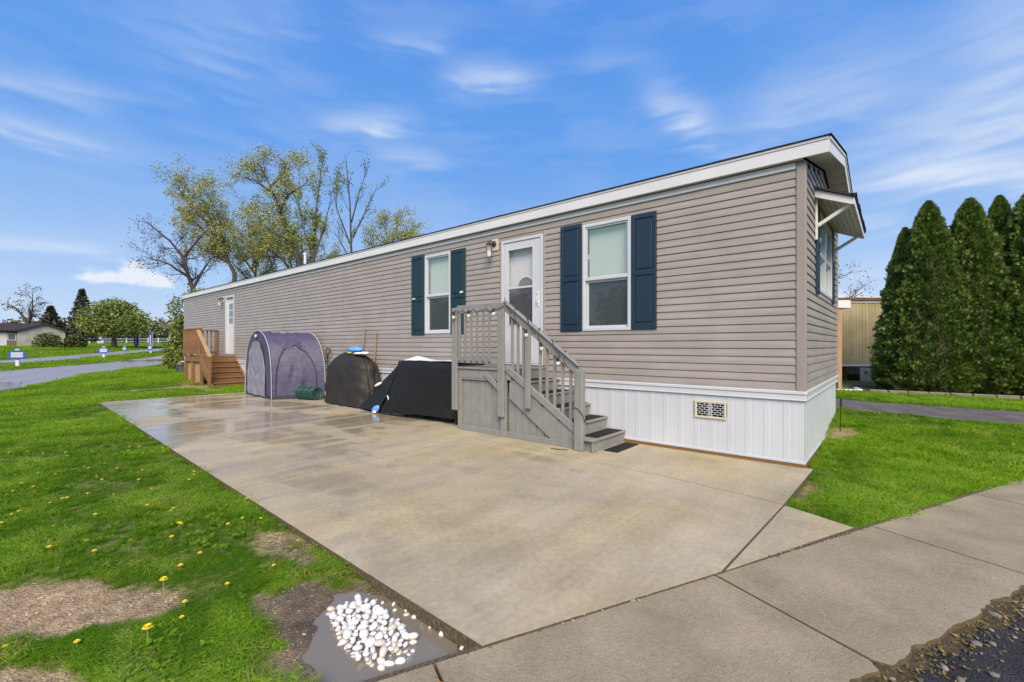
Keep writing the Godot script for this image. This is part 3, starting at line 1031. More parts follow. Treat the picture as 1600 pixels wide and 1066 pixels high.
func shutter(wall: Node3D, x0: float, x1: float, y0: float, y1: float, m: Material, split := 0.49) -> void:
	var o := part("shutter", wall)
	var f := MB.new()
	var z0 := 0.016
	var z1 := 0.042
	var b := 0.052
	var ym := lerpf(y0, y1, split)
	f.span(Vector3(x0, y0, z0), Vector3(x1, y1, z1 - 0.016))
	f.span(Vector3(x0, y0, z0), Vector3(x0 + b, y1, z1), 0.005)
	f.span(Vector3(x1 - b, y0, z0), Vector3(x1, y1, z1), 0.005)
	f.span(Vector3(x0 + b, y0, z0), Vector3(x1 - b, y0 + 0.09, z1), 0.004)
	f.span(Vector3(x0 + b, y1 - 0.07, z0), Vector3(x1 - b, y1, z1), 0.004)
	f.span(Vector3(x0 + b, ym - 0.04, z0), Vector3(x1 - b, ym + 0.04, z1), 0.004)
	obj("shutter_frame", f, m, o)
	for q in [[y0 + 0.09, ym - 0.04], [ym + 0.04, y1 - 0.07]]:
		var r := MB.new()
		var c := Vector3((x0 + x1) * 0.5, (q[0] + q[1]) * 0.5, z1 - 0.016)
		r.box(c, Vector3(x1 - x0 - 2 * b - 0.03, q[1] - q[0] - 0.03, 0.026), Basis.IDENTITY, 0.011)
		obj("raised_panel", r, m, o)

func lantern(home: Node3D, at: Vector3, bulb: bool) -> void:
	var l := part("wall_lantern", home, at)
	var b := MB.new()
	b.span(Vector3(-0.085, -0.1, 0.012), Vector3(0.085, 0.12, 0.032), 0.006)
	obj("mounting_block", b, mats.cream, l)
	var a := MB.new()
	a.ball(Vector3(0, 0.03, 0.045), Vector3(0.055, 0.055, 0.03), Basis.IDENTITY, 10, 6)
	a.tube(PackedVector3Array([Vector3(0, 0.03, 0.05), Vector3(-0.01, 0.07, 0.1), Vector3(-0.02, 0.06, 0.15), Vector3(-0.02, 0.03, 0.16)]), PackedFloat32Array([0.012]), 6)
	a.tube(PackedVector3Array([Vector3(-0.02, 0.045, 0.16), Vector3(-0.02, 0.02, 0.16), Vector3(-0.02, 0.0, 0.16)]), PackedFloat32Array([0.015, 0.05, 0.062]), 8)
	for k in 4:
		var an := TAU * (k + 0.5) / 4
		var q := Vector3(-0.02, 0, 0.16) + Vector3(cos(an), 0, sin(an)) * 0.055
		a.beam(q, q + Vector3(0, -0.12, 0) - Vector3(cos(an), 0, sin(an)) * 0.012, 0.008, 0.008, Vector3.RIGHT)
	obj("lantern_cage", a, mats.bronze, l)
	var g := MB.new()
	g.tube(PackedVector3Array([Vector3(-0.02, 0.0, 0.16), Vector3(-0.02, -0.12, 0.16)]), PackedFloat32Array([0.05, 0.04]), 8)
	obj("glass", g, mats.pane_clear, l)
	if bulb:
		var u := MB.new()
		u.tube(PackedVector3Array([Vector3(-0.02, -0.03, 0.16), Vector3(-0.02, -0.08, 0.16), Vector3(-0.02, -0.13, 0.16), Vector3(-0.02, -0.18, 0.16), Vector3(-0.02, -0.215, 0.16), Vector3(-0.02, -0.225, 0.16)]), PackedFloat32Array([0.02, 0.028, 0.04, 0.045, 0.03, 0.008]), 10)
		obj("bulb", u, mats.bulb_white, l)

func build_home() -> void:
	var home := thing("mobile_home", "long taupe vinyl-sided mobile home with white skirting and roof trim", "mobile home")
	var L := -24.8
	var W := 3.9
	var holes := [[-3.02, -2.18, 1.68, 3.385], [-7.0, -6.165, 1.70, 3.395], [-4.76, -3.805, 1.10, 3.385], [-19.28, -18.32, 1.12, 3.385]]
	var front := part("front_wall", home)
	siding(front, L + 0.03, -0.055, 26, holes)
	core(front, L + 0.1, -0.1, SID0, 3.66, holes, -0.14, -0.02)
	var end := part("end_wall", home)
	end.rotation_degrees.y = 90
	var eh := [[1.16, 2.86, 2.2, 3.33]]
	siding(end, 0.055, W, 30, eh, true)
	core(end, 0.0, W, SID0, 3.6, eh, -0.1, -0.02)
	var back := MB.new()
	back.span(Vector3(L, SID0, -W), Vector3(-0.11, 3.66, -W + 0.1))
	back.span(Vector3(L, SID0, -W + 0.1), Vector3(L + 0.09, 3.66, -0.15))
	obj("back_wall", back, mats.siding_trim, home)
	var fl := MB.new()
	fl.span(Vector3(L + 0.1, SID0 - 0.1, -W + 0.12), Vector3(-0.12, SID0 - 0.01, -0.15))
	obj("floor_deck", fl, mats.sheathing, home)
	# corner posts
	for p in [[Vector3(-0.075, SID0 - 0.012, -0.02), Vector3(0.028, 3.62, 0.028)], [Vector3(L - 0.02, SID0 - 0.012, -0.02), Vector3(L + 0.06, 3.62, 0.028)]]:
		var c := MB.new()
		c.span(p[0], p[1], 0.008)
		obj("corner_post", c, mats.siding_trim, home)
	var c2 := MB.new()
	c2.span(Vector3(0.0, SID0 - 0.012, -0.075), Vector3(0.026, 3.60, -0.0205), 0.006)
	c2.span(Vector3(-0.02, SID0 - 0.012, -W - 0.02), Vector3(0.028, 3.62, -W + 0.055), 0.006)
	obj("corner_post", c2, mats.siding_trim, home)
	# frieze, fascia, soffits, roof
	var e := 0.25
	var fr := MB.new()
	fr.span(Vector3(L - 0.02, 3.552, 0.005), Vector3(-0.078, 3.63, 0.03), 0.006)
	obj("frieze_board", fr, mats.white_paint, home)
	var fa := MB.new()
	fa.span(Vector3(L - 0.06, 3.64, 0.086), Vector3(e, 3.79, 0.104), 0.004)
	fa.span(Vector3(L - 0.06, 3.79, 0.080), Vector3(e + 0.004, 3.825, 0.114), 0.004)
	obj("fascia_board", fa, mats.white_paint, home)
	var slope := 0.44 / 2.05
	var py := 4.27
	for s: float in [1.0, -1.0]:
		var za := -1.95 + s * 2.035
		var rk := MB.new()
		rk.beam(Vector3(e + 0.002, 3.735, za), Vector3(e + 0.002, py - 0.095, -1.95), 0.17, 0.016, Vector3.RIGHT, 0.003)
		rk.beam(Vector3(e + 0.008, 3.806, za), Vector3(e + 0.008, py - 0.024, -1.95), 0.034, 0.03, Vector3.RIGHT, 0.003)
		obj("rake_board", rk, mats.white_paint, home)
		var rk2 := MB.new()
		rk2.beam(Vector3(L - 0.05, 3.735, za), Vector3(L - 0.05, py - 0.095, -1.95), 0.17, 0.016, Vector3.RIGHT)
		obj("rake_board", rk2, mats.white_paint, home)
	var gb := MB.new()
	gb.prism(PackedVector2Array([Vector2(0.0, 3.6), Vector2(0.0, 3.66), Vector2(-1.95, 4.08), Vector2(-W, 3.66), Vector2(-W, 3.6)]), Vector3(-0.1, 0, 0), Vector3(0, 0, 1), Vector3.UP, 0.096)
	obj("gable_wall", gb, mats.siding_trim, home)
	var so := MB.new()
	so.quad(Vector3(L, 3.645, 0.09), Vector3(L, 3.645, 0.0), Vector3(0.0, 3.645, 0.0), Vector3(0.0, 3.645, 0.09))
	so.quad(Vector3(L, 3.645, -W), Vector3(L, 3.645, -W - 0.1), Vector3(e, 3.645, -W - 0.1), Vector3(e, 3.645, -W))
	obj("soffit", so, mats.soffit, home)
	for s: float in [1.0, -1.0]:   # end soffit, in grooved panels
		for k in 8:
			var t0 := 0.012 + k * 0.125
			var za := -1.95 + s * 2.03 * (1.0 - t0)
			var zb := -1.95 + s * 2.03 * (1.0 - t0 - 0.117)
			var ya := 3.655 + slope * 2.03 * t0
			var yb := 3.655 + slope * 2.03 * (t0 + 0.117)
			var q := MB.new()
			q.prism(PackedVector2Array([Vector2(za, ya), Vector2(zb, yb), Vector2(zb, yb + 0.02), Vector2(za, ya + 0.02)]), Vector3(0.02, 0, 0), Vector3(0, 0, 1), Vector3.UP, e - 0.028)
			obj("soffit_panel", q, mats.soffit, home)
	var rf := part("roof", home)
	for s: float in [1.0, -1.0]:
		var q := MB.new()
		var za := -1.95 + s * 2.08
		q.prism(PackedVector2Array([Vector2(za, 3.826), Vector2(-1.95, py + 0.006), Vector2(-1.95, py + 0.02), Vector2(za, 3.836)]), Vector3(L - 0.07, 0, 0), Vector3(0, 0, 1), Vector3.UP, e + 0.035 - (L - 0.07))
		obj("roof_slope", q, mats.shingle, rf)
	var tabs := MB.new()   # shingle tab ends show as a broken dark line above the fascia
	var x := L
	var r2 := RandomNumberGenerator.new()
	r2.seed = 8
	while x < e:
		tabs.span(Vector3(x, 3.836, 0.05), Vector3(minf(x + 0.29, e + 0.03), 3.839 + r2.randf() * 0.005, 0.118 + r2.randf() * 0.005))
		x += 0.305
	obj("shingle_edge", tabs, mats.shingle, rf).set_meta("kind", "stuff")
	var vp := MB.new()
	vp.tube(PackedVector3Array([Vector3(-15.6, 4.0, -1.4), Vector3(-15.6, 4.75, -1.4)]), PackedFloat32Array([0.05]), 8)
	vp.tube(PackedVector3Array([Vector3(-15.6, 4.75, -1.4), Vector3(-15.6, 4.8, -1.4), Vector3(-15.6, 4.84, -1.4)]), PackedFloat32Array([0.06, 0.09, 0.03]), 8)
	obj("vent_pipe", vp, mats.white_paint, rf)
	# windows and shutters
	window(front, -3.02, -2.18, 1.68, 3.385, "tall window right of the front door, blinds down")
	window(front, -7.0, -6.165, 1.70, 3.395, "window left of the front door behind the porch")
	shutter(front, -3.435, -3.03, 1.685, 3.42, mats.shutter)
	shutter(front, -2.172, -1.785, 1.69, 3.385, mats.shutter)
	shutter(front, -7.45, -7.01, 1.68, 3.425, mats.shutter_teal, 0.45)
	shutter(front, -6.155, -5.72, 1.69, 3.40, mats.shutter_teal, 0.45)
	var clip := MB.new()
	clip.span(Vector3(-7.40, 2.47, 0.042), Vector3(-7.30, 2.50, 0.055), 0.004)
	obj("shutter_clip", clip, mats.white_paint, front)
	var clip2 := MB.new()
	clip2.span(Vector3(-5.86, 2.50, 0.042), Vector3(-5.77, 2.54, 0.06), 0.006)
	obj("shutter_clip", clip2, mats.white_paint, front)
	window(end, 1.16, 2.86, 2.2, 3.33)
	var mull := MB.new()
	mull.span(Vector3(1.98, 2.25, -0.05), Vector3(2.04, 3.28, 0.026), 0.004)
	obj("mullion", mull, mats.white_vinyl, end)
	shutter(end, 0.90, 1.15, 2.15, 3.36, mats.shutter)
	shutter(end, 2.88, 3.15, 2.15, 3.36, mats.shutter)
	# trim channels round the doors
	for d in [[-4.76, -3.805, 1.10, 3.385], [-19.28, -18.32, 1.12, 3.385]]:
		var t := MB.new()
		t.span(Vector3(d[0] - 0.035, d[2], 0.0), Vector3(d[0], d[3] + 0.035, 0.03), 0.005)
		t.span(Vector3(d[1], d[2], 0.0), Vector3(d[1] + 0.035, d[3] + 0.035, 0.03), 0.005)
		t.span(Vector3(d[0], d[3], 0.0), Vector3(d[1], d[3] + 0.035, 0.03), 0.005)
		obj("door_trim", t, mats.siding_trim, front)
	build_storm_door(front)
	build_far_door(front)
	lantern(home, Vector3(-4.93, 3.33, 0), true)
	lantern(home, Vector3(-19.5, 3.27, 0), true)
	build_skirting(home, L, W)
	build_awning(home)
	var mb := MB.new()
	mb.span(Vector3(-24.55, 1.05, 0.015), Vector3(-24.37, 1.17, 0.09), 0.01)
	obj("outlet_box", mb, mats.white_paint, home)
	var m2 := MB.new()
	m2.span(Vector3(-24.3, 0.36, 0.035), Vector3(-23.95, 0.56, 0.12), 0.01)
	m2.tube(PackedVector3Array([Vector3(-24.12, 0.56, 0.08), Vector3(-24.12, 0.9, 0.08)]), PackedFloat32Array([0.03]), 6)
	obj("meter_box", m2, mats.white_paint, home)

func build_storm_door(front: Node3D) -> void:
	var d := part("storm_door", front)
	d.set_meta("label", "white storm door with two glass panes above the grey porch")
	var x0 := -4.76
	var x1 := -3.805
	var f := MB.new()
	f.span(Vector3(x0, 1.10, -0.1), Vector3(x0 + 0.05, 3.385, 0.035), 0.004)
	f.span(Vector3(x1 - 0.05, 1.10, -0.1), Vector3(x1, 3.385, 0.035), 0.004)
	f.span(Vector3(x0 + 0.05, 3.33, -0.1), Vector3(x1 - 0.05, 3.385, 0.035), 0.004)
	f.span(Vector3(x0 + 0.05, 1.10, -0.1), Vector3(x1 - 0.05, 1.13, 0.035), 0.004)
	obj("frame", f, mats.white_vinyl, d)
	var l := MB.new()
	var a := x0 + 0.056
	var b := x1 - 0.056
	var ga := -4.60
	var gb := -4.03
	l.span(Vector3(a, 1.135, -0.02), Vector3(ga, 3.325, 0.02), 0.006)
	l.span(Vector3(gb, 1.135, -0.02), Vector3(b, 3.325, 0.02), 0.006)
	l.span(Vector3(ga, 3.19, -0.02), Vector3(gb, 3.325, 0.02), 0.006)
	l.span(Vector3(ga, 1.135, -0.02), Vector3(gb, 1.82, 0.02), 0.006)
	l.span(Vector3(ga, 2.475, -0.015), Vector3(gb, 2.51, 0.016), 0.005)
	frame_box(l, ga - 0.012, gb + 0.012, 1.81, 3.2, 0.016, 0.021, 0.028, 0.002)
	obj("leaf", l, mats.white_vinyl, d)
	var p := MB.new()
	p.quad(Vector3(ga, 2.5, 0.004), Vector3(gb, 2.5, 0.004), Vector3(gb, 3.2, 0.004), Vector3(ga, 3.2, 0.004))
	obj("pane", p, mats.pane_clear, d)
	var q := MB.new()
	q.quad(Vector3(ga, 1.815, -0.004), Vector3(gb, 1.815, -0.004), Vector3(gb, 2.48, -0.004), Vector3(ga, 2.48, -0.004))
	obj("pane", q, mats.pane_clear, d)
	var s := MB.new()
	s.quad(Vector3(ga, 1.815, -0.009), Vector3(gb, 1.815, -0.009), Vector3(gb, 2.48, -0.009), Vector3(ga, 2.48, -0.009))
	obj("insect_screen", s, mat("screen_dark", lin(0.03, 0.028, 0.032, 0.8), 0.7), d)
	(mats.screen_dark as StandardMaterial3D).transparency = BaseMaterial3D.TRANSPARENCY_ALPHA
	var h := MB.new()
	h.span(Vector3(b - 0.06, 2.13, 0.02), Vector3(b - 0.03, 2.34, 0.032), 0.004)
	h.tube(PackedVector3Array([Vector3(b - 0.045, 2.29, 0.03), Vector3(b - 0.05, 2.28, 0.065), Vector3(b - 0.05, 2.2, 0.065), Vector3(b - 0.045, 2.18, 0.03)]), PackedFloat32Array([0.009]), 6)
	h.ball(Vector3(b - 0.045, 2.36, 0.028), Vector3(0.022, 0.022, 0.012))
	obj("handle", h, mats.white_paint, d)
	var n := MB.new()
	n.span(Vector3(x0 + 0.05, 1.13, -0.14), Vector3(x1 - 0.05, 3.33, -0.10))
	obj("inner_door", n, mats.inner_door, d)
	var o := MB.new()
	var ring := PackedVector3Array()
	for i in 25:
		var t := TAU * i / 24.0
		ring.push_back(Vector3(-4.27 + cos(t) * 0.19, 2.50 + sin(t) * 0.19, -0.092))
	o.tube(ring, PackedFloat32Array([0.012]), 6, false)
	obj("round_window_rim", o, mats.white_paint, d)
	var g := MB.new()
	for i in 24:
		g.tri(Vector3(-4.27, 2.50, -0.095), ring[i] + Vector3(0, 0, -0.003), ring[i + 1] + Vector3(0, 0, -0.003))
	obj("round_window_glass", g, mat("door_glass", lin(0.20, 0.17, 0.14), 0.1), d)

func build_far_door(front: Node3D) -> void:
	var d := part("back_door", front)
	d.set_meta("label", "narrow white door with small panes at the far wooden porch")
	var x0 := -19.28
	var x1 := -18.32
	var f := MB.new()
	f.span(Vector3(x0, 1.12, -0.1), Vector3(x0 + 0.08, 3.385, 0.035), 0.004)
	f.span(Vector3(x1 - 0.08, 1.12, -0.1), Vector3(x1, 3.385, 0.035), 0.004)
	f.span(Vector3(x0 + 0.08, 3.31, -0.1), Vector3(x1 - 0.08, 3.385, 0.035), 0.004)
	obj("frame", f, mats.white_vinyl, d)
	var l := MB.new()
	l.span(Vector3(x0 + 0.08, 1.12, -0.08), Vector3(x1 - 0.08, 3.31, -0.045))
	obj("leaf", l, mats.inner_door, d)
	for i in 3:
		for j in 3:
			var p := MB.new()
			var c := Vector3(-18.99 + i * 0.19, 2.42 + j * 0.27, -0.045)
			p.box(c, Vector3(0.15, 0.23, 0.012))
			obj("pane", p, mat("far_glass", lin(0.12, 0.16, 0.2), 0.06), d)
	var h := MB.new()
	h.ball(Vector3(-18.5, 2.15, -0.02), Vector3(0.035, 0.035, 0.035))
	h.tube(PackedVector3Array([Vector3(-18.5, 2.15, -0.045), Vector3(-18.5, 2.15, -0.01)]), PackedFloat32Array([0.015]), 6)
	obj("knob", h, mats.steel, d)

func build_skirting(home: Node3D, L: float, W: float) -> void:
	var sk := part("skirting", home)
	var pm := MB.new()
	var prof := [[0.0, 0.0], [0.006, 0.003], [0.068, 0.003], [0.076, 0.0], [0.105, 0.0012], [0.14, 0.0], [0.212, 0.0]]
	for i in prof.size() - 1:
		var a: Array = prof[i]
		var b: Array = prof[i + 1]
		pm.quad(Vector3(a[0], 0, a[1]), Vector3(b[0], 0, b[1]), Vector3(b[0], 0.76, b[1]), Vector3(a[0], 0.76, a[1]))
	var mesh := pm.mesh()
	var x := -0.212
	while x > L - 0.1:
		if x > -1.3 and x < -1.0:   # the panels are cut out behind the vent
			obj("skirting_panel", mesh, mats.white_vinyl, sk, Transform3D(Basis.from_scale(Vector3(1, 0.455 / 0.76, 1)), Vector3(x, 0.045, 0.0)))
			obj("skirting_panel", mesh, mats.white_vinyl, sk, Transform3D(Basis.from_scale(Vector3(1, 0.115 / 0.76, 1)), Vector3(x, 0.69, 0.0)))
		else:
			obj("skirting_panel", mesh, mats.white_vinyl, sk, Transform3D(Basis.IDENTITY, Vector3(x, 0.045, 0.0)))
		x -= 0.212
	var z := 0.0
	while z < W - 0.1:
		obj("skirting_panel", mesh, mats.white_vinyl, sk, Transform3D(Basis(Vector3.UP, PI / 2), Vector3(0.0, 0.045, -z)))
		z += 0.212
	var rail := MB.new()
	rail.span(Vector3(L, 0.795, 0.008), Vector3(0.022, 0.86, 0.022), 0.004)
	rail.span(Vector3(L, 0.86, 0.0), Vector3(0.03, 0.908, 0.034), 0.01)
	rail.span(Vector3(L, 0.79, 0.004), Vector3(0.026, 0.803, 0.03), 0.004)
	obj("top_rail", rail, mats.white_vinyl, sk)
	var r2 := MB.new()
	r2.span(Vector3(0.008, 0.795, -W), Vector3(0.022, 0.86, 0.0075), 0.004)
	r2.span(Vector3(0.0, 0.86, -W - 0.03), Vector3(0.036, 0.908, -0.001), 0.01)
	r2.span(Vector3(0.004, 0.79, -W), Vector3(0.032, 0.803, 0.0035), 0.004)
	obj("top_rail", r2, mats.white_vinyl, sk)
	var b := MB.new()
	b.span(Vector3(L, 0.04, 0.006), Vector3(0.02, 0.075, 0.024), 0.005)
	b.span(Vector3(0.006, 0.04, -W), Vector3(0.022, 0.075, 0.005), 0.005)
	obj("bottom_rail", b, mats.white_vinyl, sk)
	var s := MB.new()
	s.span(Vector3(L, -0.03, -0.06), Vector3(0.012, 0.0395, 0.02), 0.006)
	s.span(Vector3(-0.06, -0.03, -W), Vector3(0.0115, 0.0395, -0.061), 0.006)
	obj("sill_board", s, mats.sill_wood, sk)
	var bs := MB.new()
	bs.span(Vector3(L, -0.1, -W), Vector3(-0.061, 0.8, -W + 0.02))
	bs.span(Vector3(L, -0.1, -W + 0.021), Vector3(L + 0.02, 0.8, -0.061))
	obj("back_skirting", bs, mats.white_vinyl, sk)
	# foundation vent
	var v := part("vent", sk)
	var f := MB.new()
	frame_box(f, -1.258, -0.852, 0.475, 0.712, 0.03, 0.004, 0.024, 0.005)
	obj("vent_frame", f, mats.cream, v)
	var g := MB.new()
	for r in 6:
		var y := 0.516 + r * 0.0285
		g.span(Vector3(-1.228, y + 0.016, 0.01), Vector3(-0.882, y + 0.0215, 0.018))
		var q := -1.228 + (0.0 if r % 2 == 0 else 0.035)
		while q < -0.89:
			g.span(Vector3(q, y - 0.007, 0.0105), Vector3(q + 0.006, y + 0.0162, 0.0175))
			q += 0.066
	g.span(Vector3(-1.074, 0.506, 0.0107), Vector3(-1.064, 0.684, 0.0177))
	g.span(Vector3(-1.046, 0.506, 0.0107), Vector3(-1.036, 0.684, 0.0177))
	obj("vent_grille", g, mats.white_vinyl, v).set_meta("kind", "stuff")

func build_awning(home: Node3D) -> void:
	var a := part("awning", home)
	a.set_meta("label", "small shingled window awning with white brackets on the end wall")
	var za := -0.78
	var zb := -3.22
	var out := 0.42
	var r := MB.new()
	r.prism(PackedVector2Array([Vector2(0.02, 3.505), Vector2(out + 0.03, 3.315), Vector2(out + 0.03, 3.34), Vector2(0.02, 3.535)]), Vector3(0, 0, za + 0.03), Vector3.RIGHT, Vector3.UP, za + 0.03 - zb + 0.03)
	obj("awning_roof", r, mat("awning_shingle", lin(0.075, 0.06, 0.06), 0.95, tex["shingle"], 0.4), a)
	var ed := MB.new()
	var r2 := RandomNumberGenerator.new()
	r2.seed = 2
	var z := za + 0.03
	while z > zb - 0.02:
		ed.span(Vector3(out - 0.02, 3.335, z - 0.11), Vector3(out + 0.036 + r2.randf() * 0.012, 3.352 + r2.randf() * 0.01, z))
		z -= 0.125
	obj("shingle_edge", ed, mats.awning_shingle, a).set_meta("kind", "stuff")
	var f := MB.new()
	f.span(Vector3(out, 3.225, zb), Vector3(out + 0.018, 3.315, za), 0.003)
	f.prism(PackedVector2Array([Vector2(0.02, 3.40), Vector2(out, 3.225), Vector2(out, 3.318), Vector2(0.02, 3.495)]), Vector3(0, 0, za), Vector3.RIGHT, Vector3.UP, 0.018)
	f.prism(PackedVector2Array([Vector2(0.02, 3.40), Vector2(out, 3.225), Vector2(out, 3.318), Vector2(0.02, 3.495)]), Vector3(0, 0, zb + 0.018), Vector3.RIGHT, Vector3.UP, 0.018)
	obj("awning_fascia", f, mats.white_paint, a)
	for k in 6:
		var q := MB.new()
		var x0 := 0.02 + k * 0.066
		var y0 := 3.41 - (x0 - 0.02) * 0.4375
		q.prism(PackedVector2Array([Vector2(x0, y0), Vector2(x0 + 0.061, y0 - 0.061 * 0.4375), Vector2(x0 + 0.061, y0 - 0.061 * 0.4375 + 0.014), Vector2(x0, y0 + 0.014)]), Vector3(0, 0, za - 0.02), Vector3.RIGHT, Vector3.UP, za - zb - 0.04)
		obj("soffit_board", q, mats.soffit, a)
	for zz in [-0.87, -2.98]:
		var b := MB.new()
		b.beam(Vector3(0.04, 3.03, zz), Vector3(out - 0.03, 3.25, zz), 0.045, 0.045, Vector3(0, 0, 1), 0.005)
		b.span(Vector3(0.018, 2.85, zz - 0.022), Vector3(0.045, 3.42, zz + 0.022), 0.004)
		obj("bracket", b, mats.white_paint, a)

# ---- grey porch ---------------------------------------------------------------------------------------------------
func build_porch() -> void:
	var p := thing("porch", "grey painted wooden porch with stairs and railing at the front door", "porch")
	var gp: Material = mats.grey_paint
	var gf: Material = mats.grey_paint_flat
	var zf := 0.93          # outer face of the framing
	var xl := -4.98
	var xm := -3.87
	var n := 6
	var rise := 0.18
	var nose := [-2.25, -2.545, -2.845, -3.145, -3.445]
	# deck
	for k in 8:
		var b := MB.new()
		var z0 := 0.035 + k * 0.116
		b.span(Vector3(xl - 0.02, 1.05, z0), Vector3(-3.735, 1.084, z0 + 0.109), 0.004)
		obj("deck_board", b, gf, p)
	var j := MB.new()
	j.span(Vector3(xl, 0.90, zf - 0.04), Vector3(xm + 0.1, 1.045, zf), 0.004)
	j.span(Vector3(xl, 0.90, 0.04), Vector3(xl + 0.04, 1.045, zf - 0.041), 0.004)
	j.span(Vector3(-3.79, 0.90, 0.04), Vector3(-3.75, 1.045, zf - 0.041), 0.004)
	obj("rim_joist", j, gf, p)
	# boarded skirt under the deck
	var bx := [-4.97, -4.88, -4.70, -4.53, -4.36, -4.20, -4.05, -3.87]
	for i in bx.size() - 1:
		var b := MB.new()
		b.span(Vector3(bx[i] + 0.005, 0.02, zf - 0.065), Vector3(bx[i + 1] - 0.005, 0.90, zf - 0.045), 0.003)
		obj("skirt_board", b, gp, p)
	var lb := -3.85
	while lb < -2.75:
		var b := MB.new()
		var t := minf(0.68 - (lb + 3.86) * 0.672 + 0.12, 0.7)
		b.span(Vector3(lb, 0.02, zf - 0.065), Vector3(minf(lb + 0.131, -2.75), maxf(t, 0.12), zf - 0.045), 0.003)
		obj("skirt_board", b, gp, p)
		lb += 0.141
	var sb := MB.new()
	for k in 6:
		sb.span(Vector3(xl + 0.005, 0.02, 0.05 + k * 0.14), Vector3(xl + 0.025, 0.9, 0.05 + k * 0.14 + 0.134), 0.003)
	obj("side_skirt", sb, gp, p)
	var t := MB.new()
	t.span(Vector3(xl, 0.0, zf - 0.044), Vector3(-2.56, 0.09, zf - 0.004), 0.005)
	obj("base_trim", t, gf, p)
	var t2 := MB.new()
	t2.span(Vector3(xl - 0.002, 0.091, zf - 0.0445), Vector3(xl + 0.085, 0.90, zf - 0.006), 0.005)
	t2.span(Vector3(xl + 0.086, 0.87, zf - 0.0442), Vector3(-3.9, 0.899, zf - 0.006), 0.004)
	obj("corner_trim", t2, gp, p)
	var dbr := MB.new()
	dbr.beam(Vector3(-4.33, 1.0, zf + 0.012), Vector3(-3.93, 0.71, zf + 0.012), 0.085, 0.018, Vector3(0, 0, 1), 0.004)
	obj("diagonal_brace", dbr, gf, p)
	# posts hang outside the rim
	var ps := MB.new()
	ps.span(Vector3(-5.085, 0.33, zf + 0.003), Vector3(-4.955, 2.10, zf + 0.045), 0.006)
	obj("post", ps, gp, p)
	var pm := MB.new()
	pm.span(Vector3(-3.995, 0.32, zf + 0.022), Vector3(-3.86, 2.13, zf + 0.065), 0.006)
	obj("post", pm, gp, p)
	var pm2 := MB.new()
	pm2.span(Vector3(-3.965, 0.0, zf - 0.002), Vector3(-3.845, 0.9, zf + 0.02), 0.005)
	obj("post", pm2, gp, p)
	var nw := MB.new()
	nw.span(Vector3(-2.555, 0.0, zf + 0.0), Vector3(-2.415, 1.12, zf + 0.085), 0.012)
	obj("newel_post", nw, gp, p)
	var mp := MB.new()
	mp.span(Vector3(-3.435, 0.50, zf + 0.024), Vector3(-3.34, 1.68, zf + 0.062), 0.006)
	obj("post", mp, gp, p)
	# deck railing
	var r := MB.new()
	r.span(Vector3(-4.954, 2.00, zf + 0.006), Vector3(-3.997, 2.135, zf + 0.044), 0.006)
	obj("top_rail", r, gf, p)
	var r1 := MB.new()
	r1.span(Vector3(-4.954, 1.15, zf + 0.006), Vector3(-3.997, 1.24, zf + 0.044), 0.006)
	obj("bottom_rail", r1, gf, p)
	for x in [-4.82, -4.68, -4.54, -4.405, -4.26, -4.125]:
		var b := MB.new()
		b.prism(PackedVector2Array([Vector2(0.0, 1.165), Vector2(0.035, 1.20), Vector2(0.035, 2.03), Vector2(0.0, 2.075)]), Vector3(x - 0.019, 0, zf + 0.046), Vector3(0, 0, 1), Vector3.UP, -0.038)
		obj("baluster", b, gp, p)
	# stair railing
	var ra := Vector3(-3.86, 2.065, zf + 0.022)
	var rb := Vector3(-2.50, 1.085, zf + 0.022)
	var hr := MB.new()
	hr.beam(ra, rb, 0.125, 0.038, Vector3(0, 0, 1), 0.008)
	obj("hand_rail", hr, gf, p)
	var cap := MB.new()
	cap.beam(ra + Vector3(0, 0.078, 0.012), rb + Vector3(0.02, 0.078, 0.012), 0.03, 0.085, Vector3(0, 0, 1), 0.008)
	obj("rail_cap", cap, gf, p)
	var lr := MB.new()
	lr.beam(Vector3(-3.86, 1.10, zf + 0.002), Vector3(-2.556, 0.262, zf + 0.002), 0.105, 0.036, Vector3(0, 0, 1), 0.006)
	obj("lower_rail", lr, gf, p)
	for x in [-3.745, -3.63, -3.52, -3.20, -3.075, -2.94, -2.80, -2.665]:
		var b := MB.new()
		var yt: float = lerpf(2.065, 1.085, (x + 3.86) / 1.36) - 0.02
		var yb: float = lerpf(1.10, 0.262, (x + 3.86) / 1.304) - 0.02
		b.span(Vector3(x - 0.019, yb, zf - 0.036), Vector3(x + 0.019, yt, zf + 0.001), 0.004)
		obj("baluster", b, gp, p)
	# stringers, treads, risers
	for zz in [zf - 0.006, 0.075]:
		var pts := PackedVector2Array()
		pts.push_back(Vector2(-3.80, 0.62))
		pts.push_back(Vector2(-2.87, 0.0))
		pts.push_back(Vector2(nose[0] - 0.04, 0.0))
		for k in 5:
			pts.push_back(Vector2(nose[k] - 0.04, rise * k + 0.002))
			pts.push_back(Vector2(nose[k] - 0.04, rise * (k + 1) - 0.036))
		pts.push_back(Vector2(-3.80, rise * 5 - 0.036))
		var clean := PackedVector2Array()
		for i in pts.size():
			if clean.size() == 0 or clean[clean.size() - 1].distance_to(pts[i]) > 0.004:
				clean.push_back(pts[i])
		var s := MB.new()
		s.prism(clean, Vector3(0, 0, zz), Vector3.RIGHT, Vector3.UP, 0.036)
		obj("stringer", s, gf, p)
